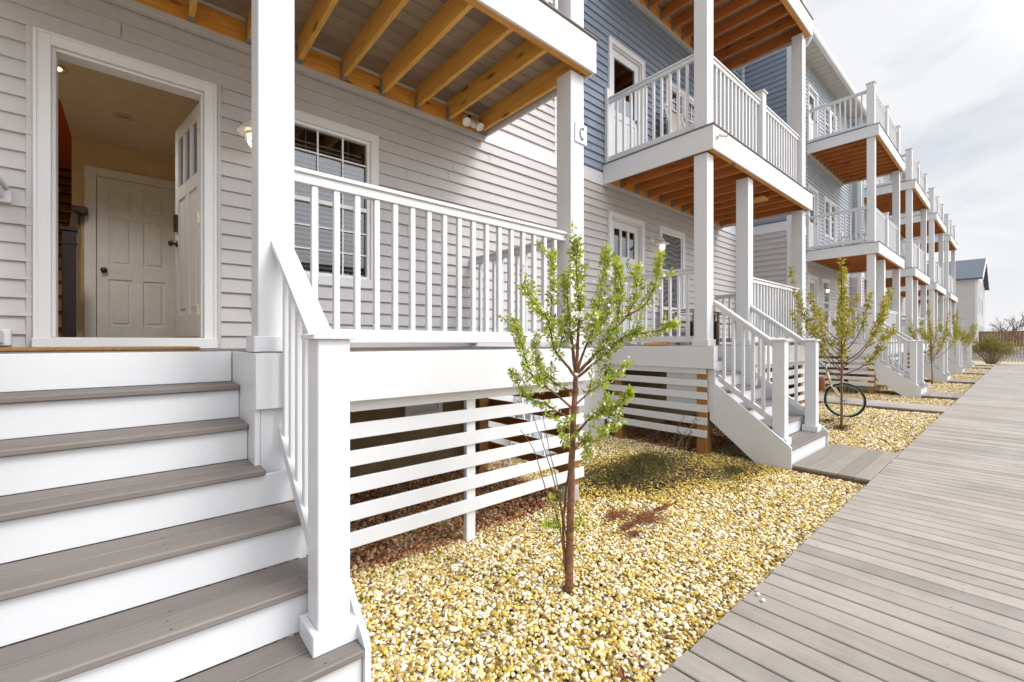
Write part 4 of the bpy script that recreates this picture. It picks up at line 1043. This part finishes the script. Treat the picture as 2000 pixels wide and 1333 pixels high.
# the near tree: skeleton measured in its own vertical plane, spread in depth afterwards
F_ = 855.6; cS, cC = math.sin(math.atan2(992, F_)), math.cos(math.atan2(992, F_))
T1 = (1.93, 1.74)
D0 = cC*T1[0]+cS*T1[1]; U0 = (cS*T1[0]-cC*T1[1])
def tp(zx, zy, dep=0):
    px, py = 950+zx*.5626, 430+zy*.5626
    D = D0+dep; Rr = (px-1000)/F_*D; Z = ZC-(py-668)/F_*D
    return (cS*Rr+cC*D, -cC*Rr+cS*D, Z)
rt = random.Random(5)
def br(pts, dep, r0, r1=.0022, lf=1.0):
    n = len(pts)-1; return ([tp(x, y, dep*(i/n)) for i, (x, y) in enumerate(pts)], r0, r1, lf)
paths = [([tp(286, 1290), tp(288, 1235), tp(292, 1000), tp(298, 800), tp(302, 690), tp(307, 600), tp(311, 540)], .031, .0135, 0),
 br([(308, 545), (280, 505), (240, 455), (222, 385), (214, 345), (165, 290), (120, 222)], -.20, .0095),
 br([(222, 375), (226, 290), (234, 200), (226, 105)], -.10, .005),
 br([(310, 530), (298, 440), (286, 330), (280, 240), (268, 190)], .12, .0115),
 br([(312, 530), (318, 400), (324, 300), (314, 190), (313, 58)], -.06, .011),
 br([(315, 520), (345, 440), (380, 345), (400, 230), (416, 92)], .25, .009),
 br([(316, 530), (380, 465), (438, 390), (458, 330), (466, 230), (452, 135)], .10, .0115),
 br([(440, 388), (490, 330), (520, 255), (528, 160)], .22, .006),
 br([(318, 545), (420, 460), (480, 405), (545, 392), (605, 384), (655, 362)], -.16, .009),
 br([(485, 335), (555, 290), (590, 205), (604, 112)], .05, .006),
 br([(305, 600), (245, 570), (185, 520), (170, 450), (178, 400)], .22, .007),
 br([(300, 655), (225, 592), (160, 540), (122, 440), (98, 345)], -.25, .0075),
 br([(300, 695), (205, 640), (132, 610), (85, 520)], .10, .007),
 br([(312, 640), (368, 590), (430, 550), (472, 512), (500, 492)], .25, .006),
 br([(308, 745), (370, 682), (430, 660), (478, 622), (495, 592)], -.18, .008, lf=1.5),
 br([(305, 800), (335, 765), (352, 780), (345, 830)], -.10, .004, lf=1.2),
 br([(302, 700), (275, 705), (268, 735), (276, 775)], -.08, .004, lf=1.2),
 br([(430, 660), (460, 690), (440, 715), (400, 740)], -.12, .004, lf=1.3),
 br([(360, 430), (420, 330), (430, 260)], -.12, .005), br([(250, 460), (262, 400), (255, 350)], .15, .004), br([(345, 440), (370, 390), (372, 320)], -.2, .005),
 br([(284, 1235), (266, 1100), (274, 960), (286, 860), (289, 780)], .04, .010, .003, 0),
 br([(275, 1230), (252, 1050), (215, 960), (195, 900), (165, 800), (118, 728)], -.12, .0050, .0018, .0),
 br([(272, 1150), (262, 1020), (235, 905), (200, 790), (160, 675)], .08, .0050, .0018, .0),
 br([(278, 1100), (262, 1000), (238, 880), (215, 780), (192, 660)], -.04, .0042, .0016, 0),
 br([(258, 1090), (235, 1050), (205, 1060)], -.05, .0025, .001, .9), br([(262, 1010), (225, 985), (222, 960)], .05, .0025, .001, .5), br([(292, 1080), (320, 1060), (330, 1035)], -.05, .0025, .001, .5)]
t1 = thing('tree', (T1[0], T1[1], GZ), 'young blossoming tree with fresh green leaves in front of the white slats', 'tree', 'small trees in the gravel beds')
grow(t1, paths, rt, 'leaf_fresh', 'bark', start=.24, step=.0120, per=10, ll=(.013, .035), blossom=.34, twigs=.18, spread=.029)

def small_tree(x, y, h, w, seed, label, leafm, lean=(0, 0), dens=1.0, forkz=.36, nb=15):
    r = random.Random(seed); t = thing('tree', (x, y, GZ), label, 'tree', 'small trees in the gravel beds')
    zf = h*forkz; P = [([(x, y, GZ-.03), (x+.01, y, .35*zf), (x+lean[0]*.3, y+lean[1]*.3, zf), (x+lean[0]*.5, y+lean[1]*.5, h*.66), (x+lean[0], y+lean[1], h)], .030, .006, .9)]
    for i in range(nb):
        z0 = zf*(.72+.75*i/nb)+r.uniform(-.04, .04); a = i*2.399+r.uniform(-.4, .4); L_ = w*(.62-.28*i/nb)*r.uniform(.75, 1.2)
        top = min(h*.98, z0+L_*r.uniform(.9, 2.2)+.2); dx, dy = math.cos(a), math.sin(a)
        P.append(([(x, y, z0), (x+dx*L_*.45, y+dy*L_*.45, z0+(top-z0)*.22), (x+dx*L_*.8, y+dy*L_*.8, z0+(top-z0)*.58), (x+dx*L_, y+dy*L_, top)], .010, .002, r.uniform(.5, 1.1)))
        if r.random() < .7:
            q = (x+dx*L_*.5, y+dy*L_*.5, z0+(top-z0)*.27); a2 = a+r.choice((-.8, .8)); l2 = L_*.5
            P.append(([q, (q[0]+math.cos(a2)*l2*.6, q[1]+math.sin(a2)*l2*.6, q[2]+.15), (q[0]+math.cos(a2)*l2, q[1]+math.sin(a2)*l2, q[2]+.4*r.uniform(.5, 1.2))], .005, .0015, .8))
    grow(t, P, r, leafm, 'bark', start=.4, step=.026, per=5.2*dens, ll=(.042, .075), blossom=.16, twigs=.16, spread=.04)
small_tree(8.97, 1.95, 2.80, 1.35, 21, 'young olive green tree beside the bicycle wheel, second along the boardwalk', 'leaf_olive', (.0, .0), 1.0)
small_tree(21.3, 2.02, 2.75, 1.05, 33, 'sparse small tree beyond the third staircase', 'leaf_olive', (0, .1), .7, .33)
small_tree(30.6, 2.10, 3.0, 1.5, 47, 'spreading small tree farthest along the row before the green bush', 'leaf_olive', (0, -.1), 1.2, .33)

# weeds and debris in the gravel
def scatter_leaves(name, mat, spots, label, cat, up=.7, tinted=True):
    r = random.Random(3); mb = MB()
    for (cx, cy, rx, ry, n, ln) in spots:
        for _ in range(n):
            a = r.uniform(0, 6.283); q = abs(r.gauss(0, .55)); p = Vector((cx+math.cos(a)*rx*q, cy+math.sin(a)*ry*q, GZ+r.uniform(.008, .03+ln*.3)))
            leaf(mb, p, Vector((r.gauss(0, 1), r.gauss(0, 1), abs(r.gauss(up, .5)))), ln*r.uniform(.5, 1.3), ln*.32, r, min(1, max(0, r.gauss(.35, .25))))
    o = mb.build(name, mat, None, tint=tinted); o['kind'] = 'stuff'; o['label'] = label; o['category'] = cat
scatter_leaves('weeds', 'leaf_weed', [(4.3, 2.85, .95, .48, 5200, .022), (4.0, 2.75, .55, .28, 1900, .032), (4.7, 2.95, .4, .25, 900, .034), (5.1, 2.1, .65, .30, 1700, .024), (4.9, 3.1, .5, .3, 400, .026), (4.1, 3.6, .5, .3, 250, .03), (9.6, 2.3, .8, .35, 600, .035), (8.97, 1.95, .3, .2, 160, .05), (16, 1.6, 1.2, .3, 300, .04)], 'low dark green weeds spreading among the pebbles', 'weeds')
r_ = random.Random(9); mb = MB()
for (cx, cy, rx, ry, n) in ((3.08, 2.22, .16, .10, 210), (3.22, 2.02, .15, .11, 260), (2.98, 2.03, .20, .035, 170), (2.88, 1.92, .07, .05, 90), (3.5, 2.05, .22, .03, 70), (9.35, 1.98, .4, .15, 80), (17.6, 1.7, .5, .2, 90), (26, 1.6, .6, .2, 60)):
    for _ in range(n):
        a = r_.uniform(0, 6.283); q = abs(r_.gauss(0, .6)); p = Vector((cx+math.cos(a)*rx*q, cy+math.sin(a)*ry*q, GZ+r_.uniform(.012, .026))); b = r_.uniform(0, 3.14)
        d = Vector((math.cos(b), math.sin(b), r_.gauss(0, .15)))*r_.uniform(.01, .03); mb.tube([p-d, p+d], r_.uniform(.0015, .004), 4)
o = mb.build('mulch', 'mulch', None); o['kind'] = 'stuff'; o['label'] = 'patches of reddish bark litter on the pebbles'; o['category'] = 'mulch'
# dead leaves near the camera
for k, (x, y, m) in enumerate(((1.02, 1.22, 'purple brown fallen leaf lying on the pebbles near the foreground stairs'), (1.60, 1.12, 'purple brown fallen leaf lying on the pebbles near the boardwalk edge'))):
    mb = MB(); r = random.Random(k+60)
    for q in range(3): leaf(mb, Vector((x+r.gauss(0, .006), y+r.gauss(0, .006), GZ+.018)), Vector((r.gauss(0, 1), r.gauss(0, 1), .5)), .06, .024, r, .1)
    tag(mb.build('fallen_leaf', 'mulch', None), m, 'leaf')
# shrub sprig growing out through the second porch slats
sp = thing('sprig', (4.9, 2.9, GZ), 'thin dark green weed sprigs leaning in front of the second porch slats', 'plant')
r = random.Random(77); sm = MB(); lm = MB()
for k in range(6):
    b = Vector((4.75+r.uniform(0, .5), 2.75+r.uniform(-.2, .25), GZ)); tpv = b+Vector((r.uniform(-.1, .5), r.uniform(-.25, .2), r.uniform(.3, .75))); pth = smooth_path([b, b.lerp(tpv, .5)+Vector((0, 0, .08)), tpv], 8); sm.tube(pth, [.003-.002*i/(len(pth)-1) for i in range(len(pth))], 5)
    for p in pth[4:]:
        for q in range(3): leaf(lm, p, Vector((r.gauss(0, 1), r.gauss(0, 1), r.gauss(.3, .6))), .03, .008, r, r.uniform(.1, .6))
sm.build('stems', 'bark_grey', sp); lm.build('foliage', 'leaf_weed', sp, tint=True)

# ------------------------------------------------------------------ bicycle
bk = thing('bicycle', (10.5, 2.7, GZ), 'cruiser bicycle with green rims and brown saddle bag, parked behind the second staircase', 'bicycle')
bxx = 10.5; wr = .322; zc = GZ+.012+wr
def wheel(y):
    t = MB(); pts = [(bxx, y+wr*math.cos(a), zc+wr*math.sin(a)) for a in [2*math.pi*k/40 for k in range(41)]]; t.tube(pts, .018, 10, False); w = t.build('tyre', 'rubber', bk, smooth=True)
    rm = MB(); r2 = wr-.024; rm.tube([(bxx, y+r2*math.cos(a), zc+r2*math.sin(a)) for a in [2*math.pi*k/40 for k in range(41)]], .010, 8, False); rm.build('rim', 'green_rim', w, smooth=True)
    sp = MB()
    for k in range(20):
        a = 2*math.pi*k/20; sp.tube([(bxx+(.02 if k % 2 else -.02), y+.02*math.cos(a+.6), zc+.02*math.sin(a+.6)), (bxx, y+r2*math.cos(a), zc+r2*math.sin(a))], .0034, 4)
    sp.tube([(bxx-.045, y, zc), (bxx+.045, y, zc)], .018, 10); sp.build('spokes', 'metal_grey', w)
    fd = MB(); r3 = wr+.045
    if y > 2.8:
        pts = [(bxx, y+r3*math.cos(a), zc+r3*math.sin(a)) for a in [rad(10+170*k/20) for k in range(21)]]
    else: pts = [(bxx, y+r3*math.cos(a), zc+r3*math.sin(a)) for a in [rad(20+95*k/14) for k in range(15)]]
    for p, q in zip(pts, pts[1:]): fd.bar(p, q, .05, .004, up=(1, 0, 0) if False else tuple((Vector(p)-Vector((bxx, y, zc))).normalized()))
    if y > 2.8: fd.build('mudguard', 'cream_frame', bk)
yf, yr = 2.235, 3.345; wheel(yf); wheel(yr)
fm = MB(); hd0, hd1 = Vector((bxx, 2.45, GZ+.62)), Vector((bxx, 2.52, GZ+.86)); bbk = Vector((bxx, 2.90, GZ+.30)); seat = Vector((bxx, 3.06, GZ+.80))
fm.tube(smooth_path([hd0, (bxx, 2.66, GZ+.46), bbk], 6), .019, 10); fm.tube(smooth_path([hd1-Vector((0, 0, .06)), (bxx, 2.76, GZ+.72), (bxx, 3.02, GZ+.60)], 6), .017, 10)
fm.tube([bbk, seat], .016, 10)
for sx in (-.05, .05): fm.tube([bbk+Vector((sx*.6, 0, 0)), (bxx+sx, yr, zc)], .010, 8); fm.tube([(bxx+sx*.4, 3.01, GZ+.62), (bxx+sx, yr, zc)], .009, 8)
fm.tube([hd0, hd1], .022, 10); fm.build('frame', 'cream_frame', bk, smooth=True)
fk = MB()
for sx in (-.055, .055): fk.tube(smooth_path([hd0, hd0+Vector((sx, -.02, -.03)), (bxx+sx, 2.33, GZ+.44), (bxx+sx, yf, zc)], 5), .015, 8)
fk.build('fork', 'cream_frame', bk, smooth=True)
hb = MB(); hb.tube([hd1, hd1+Vector((0, .02, .12))], .013, 10); c = hd1+Vector((0, .02, .12))
for sx in (-1, 1): hb.tube(smooth_path([c, c+Vector((sx*.16, -.02, .06)), c+Vector((sx*.30, .10, .09)), c+Vector((sx*.33, .28, .06))], 6), .011, 8)
hb.build('handlebar', 'metal_grey', bk, smooth=True)
gp = MB()
for sx in (-1, 1): gp.tube([c+Vector((sx*.322, .20, .075)), c+Vector((sx*.331, .31, .055))], .017, 10)
gp.build('grips', 'brown_leather', bk, smooth=True)
sd_ = MB(); iv, jf = ico(2); sd_._add([(bxx+v[0]*.11*(1.15 if v[1] > 0 else .6), 3.08+v[1]*.14, GZ+.86+v[2]*.045) for v in iv], [tuple(f) for f in jf]); sd_.build('saddle', 'brown_leather', bk, smooth=True)
ck = MB(); ck.lathe(bbk+Vector((.03, 0, 0)), [(.02, 0), (.10, .002), (.10, .008), (.02, .01)], 24, (1, 0, 0)); ck.tube([bbk+Vector((.05, 0, 0)), bbk+Vector((.06, -.10, -.13))], .009, 8); ck.tube([bbk+Vector((-.05, 0, 0)), bbk+Vector((-.06, .10, .13))], .009, 8)
ck.box(bxx+.06, bxx+.15, 2.77, 2.83, GZ+.15, GZ+.17, .004); ck.box(bxx-.15, bxx-.06, 2.97, 3.03, GZ+.42, GZ+.44, .004); ck.build('crank', 'metal_grey', bk)
bs = MB(); bs.box(bxx-.06, bxx+.06, 2.56, 2.86, GZ+.50, GZ+.76, .03); bs.build('frame_bag', 'brown_leather', bk)
ksd = MB(); ksd.tube([bbk+Vector((-.03, .08, -.02)), (bxx-.20, 2.98, GZ+.01)], .008, 8); ksd.build('kickstand', 'metal_grey', bk)

# ------------------------------------------------------------------ far end of the boardwalk
def pickets(x, y0, y1, h, label):
    f = thing('picket_fence', (x, (y0+y1)/2, 0), label, 'fence'); mb = MB(); y = y0
    while y < y1: mb.prism([(y, .12), (y+.11, .12), (y+.11, h-.05), (y+.055, h), (y, h-.05)], 0, x, x+.02); y += .15
    mb.build('pickets', 'white_paint', f, fixn=True)
    rl = MB()
    for z in (.32, h-.25): rl.box(x+.021, x+.06, y0, y1, z, z+.08)
    rl.build('rails', 'white_paint', f)
    y = y0
    while y <= y1: MB().box(x+.06, x+.16, y, y+.1, -.1, h+.02, .005).build('fence_post', 'white_paint', f); y += 2.4
pickets(43.2, -6.0, 3.6, 1.12, 'low white picket fence at the far end of the boardwalk')
bf = thing('board_wall', (62, 0, 0), 'long low brown wall beyond the white picket fence', 'wall')
mb = MB(); y = -30
while y < 3.9: mb.box(62, 62.04, y, y+.19, -.2, 2.35+R0.uniform(-.01, .01), .004); y += .2
mb.build('boards', 'brown_fence_wood', bf); MB().box(61.98, 62.06, -30, 3.9, 2.35, 2.43, .01).build('cap_rail', 'brown_fence_wood', bf)

def bush(x, y, h, w, seed):
    r = random.Random(seed); b = thing('bush', (x, y, 0), 'fan shaped green bush with pale stems at the end of the row', 'bush'); sm = MB(); lm = MB()
    for k in range(70):
        a = r.uniform(0, 6.283); s_ = abs(r.gauss(0, .5)); q0 = Vector((x+math.cos(a)*.2*s_, y+math.sin(a)*.2*s_, 0)); tp_ = Vector((x+math.cos(a)*w*min(1, s_), y+math.sin(a)*w*min(1, s_), h*r.uniform(.6, 1)*(1.05-.35*min(1, s_))))
        pth = smooth_path([q0, q0.lerp(tp_, .5)+Vector((0, 0, .12)), tp_], 5); sm.tube(pth, [.022-.016*i/(len(pth)-1) for i in range(len(pth))], 5)
        for p in pth[6:]:
            for q in range(10): leaf(lm, p+Vector((r.gauss(0, .12), r.gauss(0, .12), r.gauss(0, .10))), Vector((r.gauss(0, 1), r.gauss(0, 1), r.gauss(.5, .7))), r.uniform(.07, .13), .05, r, min(1, max(0, r.gauss(.55, .25))))
    sm.build('stems', 'dry_stem', b, smooth=True); lm.build('foliage', 'leaf_bush', b, tint=True)
bush(41.6, 1.2, 1.85, 1.6, 5)

def bare_tree(x, y, h, seed):
    r = random.Random(seed); t = thing('bare_tree', (x, y, 0), 'leafless grey tree beyond the brown wall, right of the slate roofed house', 'tree'); tr = MB(); brm = MB()
    tr.tube([(x, y, -.1), (x+.1, y, h*.3), (x+.05, y, h*.55)], [.16, .11, .07], 8)
    def rec(p, d, l_, rr, dep):
        q = p+d*l_; m = p.lerp(q, .5)+Vector((r.gauss(0, .04), r.gauss(0, .04), .03))*l_; brm.tube([p, m, q], [rr, rr*.8, rr*.6], 5)
        if dep:
            for _ in range(3): rec(q if r.random() < .6 else m, (d+Vector((r.gauss(0, .55), r.gauss(0, .55), r.gauss(.15, .3)))).normalized(), l_*r.uniform(.6, .85), rr*.6, dep-1)
    for k in range(8):
        a = k*2.4; rec(Vector((x+.08, y, h*(.22+.045*k))), Vector((math.cos(a), math.sin(a), .9)).normalized(), h*.2, .06, 4)
    tr.build('trunk', 'bark_grey', t, smooth=True); brm.build('branches', 'bark_grey', t)
bare_tree(72, .6, 4.6, 8)

# slate roofed house in the distance
fh = thing('distant_house', (66, 7, 0), 'pale grey house with blue slate gable roof beyond the end of the row', 'house')
hx0, hx1, hy0, hy1, ez, rz_ = 60, 73, 2.62, 20, 7.5, 10.0; xm = (hx0+hx1)/2
b = MB(); lap = MB()
b.box(hx0+.02, hx1, hy0+.02, hy1, -.1, ez, 0); b.prism([(hx0+.02, ez), (hx1, ez), (xm, rz_-.25)], 1, hy0+.02, hy1); b.build('wall_core', 'far_siding', fh, fixn=True)
lap_wall(lap, hy0+.15, hy1, .3, ez, hx0, 'x'); lap_wall(lap, hx0+.15, hx1, .3, ez, hy0, 'y'); lap.build('wall', 'far_siding', fh)
cbm = MB(); cbm.box(hx0-.03, hx0+.15, hy0-.03, hy0+.15, 0, ez-.02); cbm.box(hx0-.05, hx0-.001, hy0+.16, hy1, ez-.3, ez-.02); cbm.build('trim', 'white_paint', fh)
rf = MB(); k = (rz_-ez)/(xm-hx0); o_ = .3
rf.prism([(hx0-o_, ez-k*o_+.05), (xm, rz_+.05), (hx1+o_, ez-k*o_+.05), (hx1+o_, ez-k*o_-.12), (xm, rz_-.12), (hx0-o_, ez-k*o_-.12)], 1, hy0-.35, hy1+.3); rf.build('roof', 'roof_slate', fh, fixn=True)
fa = MB(); fa.prism([(hx0-o_, ez-k*o_+.07), (xm, rz_+.08), (hx1+o_, ez-k*o_+.07), (hx1+o_, ez-k*o_-.25), (xm, rz_-.28), (hx0-o_, ez-k*o_-.25)], 1, hy0-.40, hy0-.352); fa.build('bargeboard', 'white_paint', fh, fixn=True)
for xx in (62.2, 65.2, 68.2):
    for z in (1.4, 4.2):
        mb = MB(); mb.box(xx, xx+1.4, hy0-.06, hy0-.02, z, z+1.7); w = mb.build('window', 'white_paint', fh); MB().box(xx+.1, xx+.66, hy0-.065, hy0-.061, z+.1, z+1.6, 0).box(xx+.74, xx+1.3, hy0-.065, hy0-.061, z+.1, z+1.6, 0).build('pane', 'far_glass_dark', w) if 'far_glass_dark' in M else MB().box(xx+.1, xx+.66, hy0-.065, hy0-.061, z+.1, z+1.6, 0).box(xx+.74, xx+1.3, hy0-.065, hy0-.061, z+.1, z+1.6, 0).build('pane', 'plastic_grey', w)
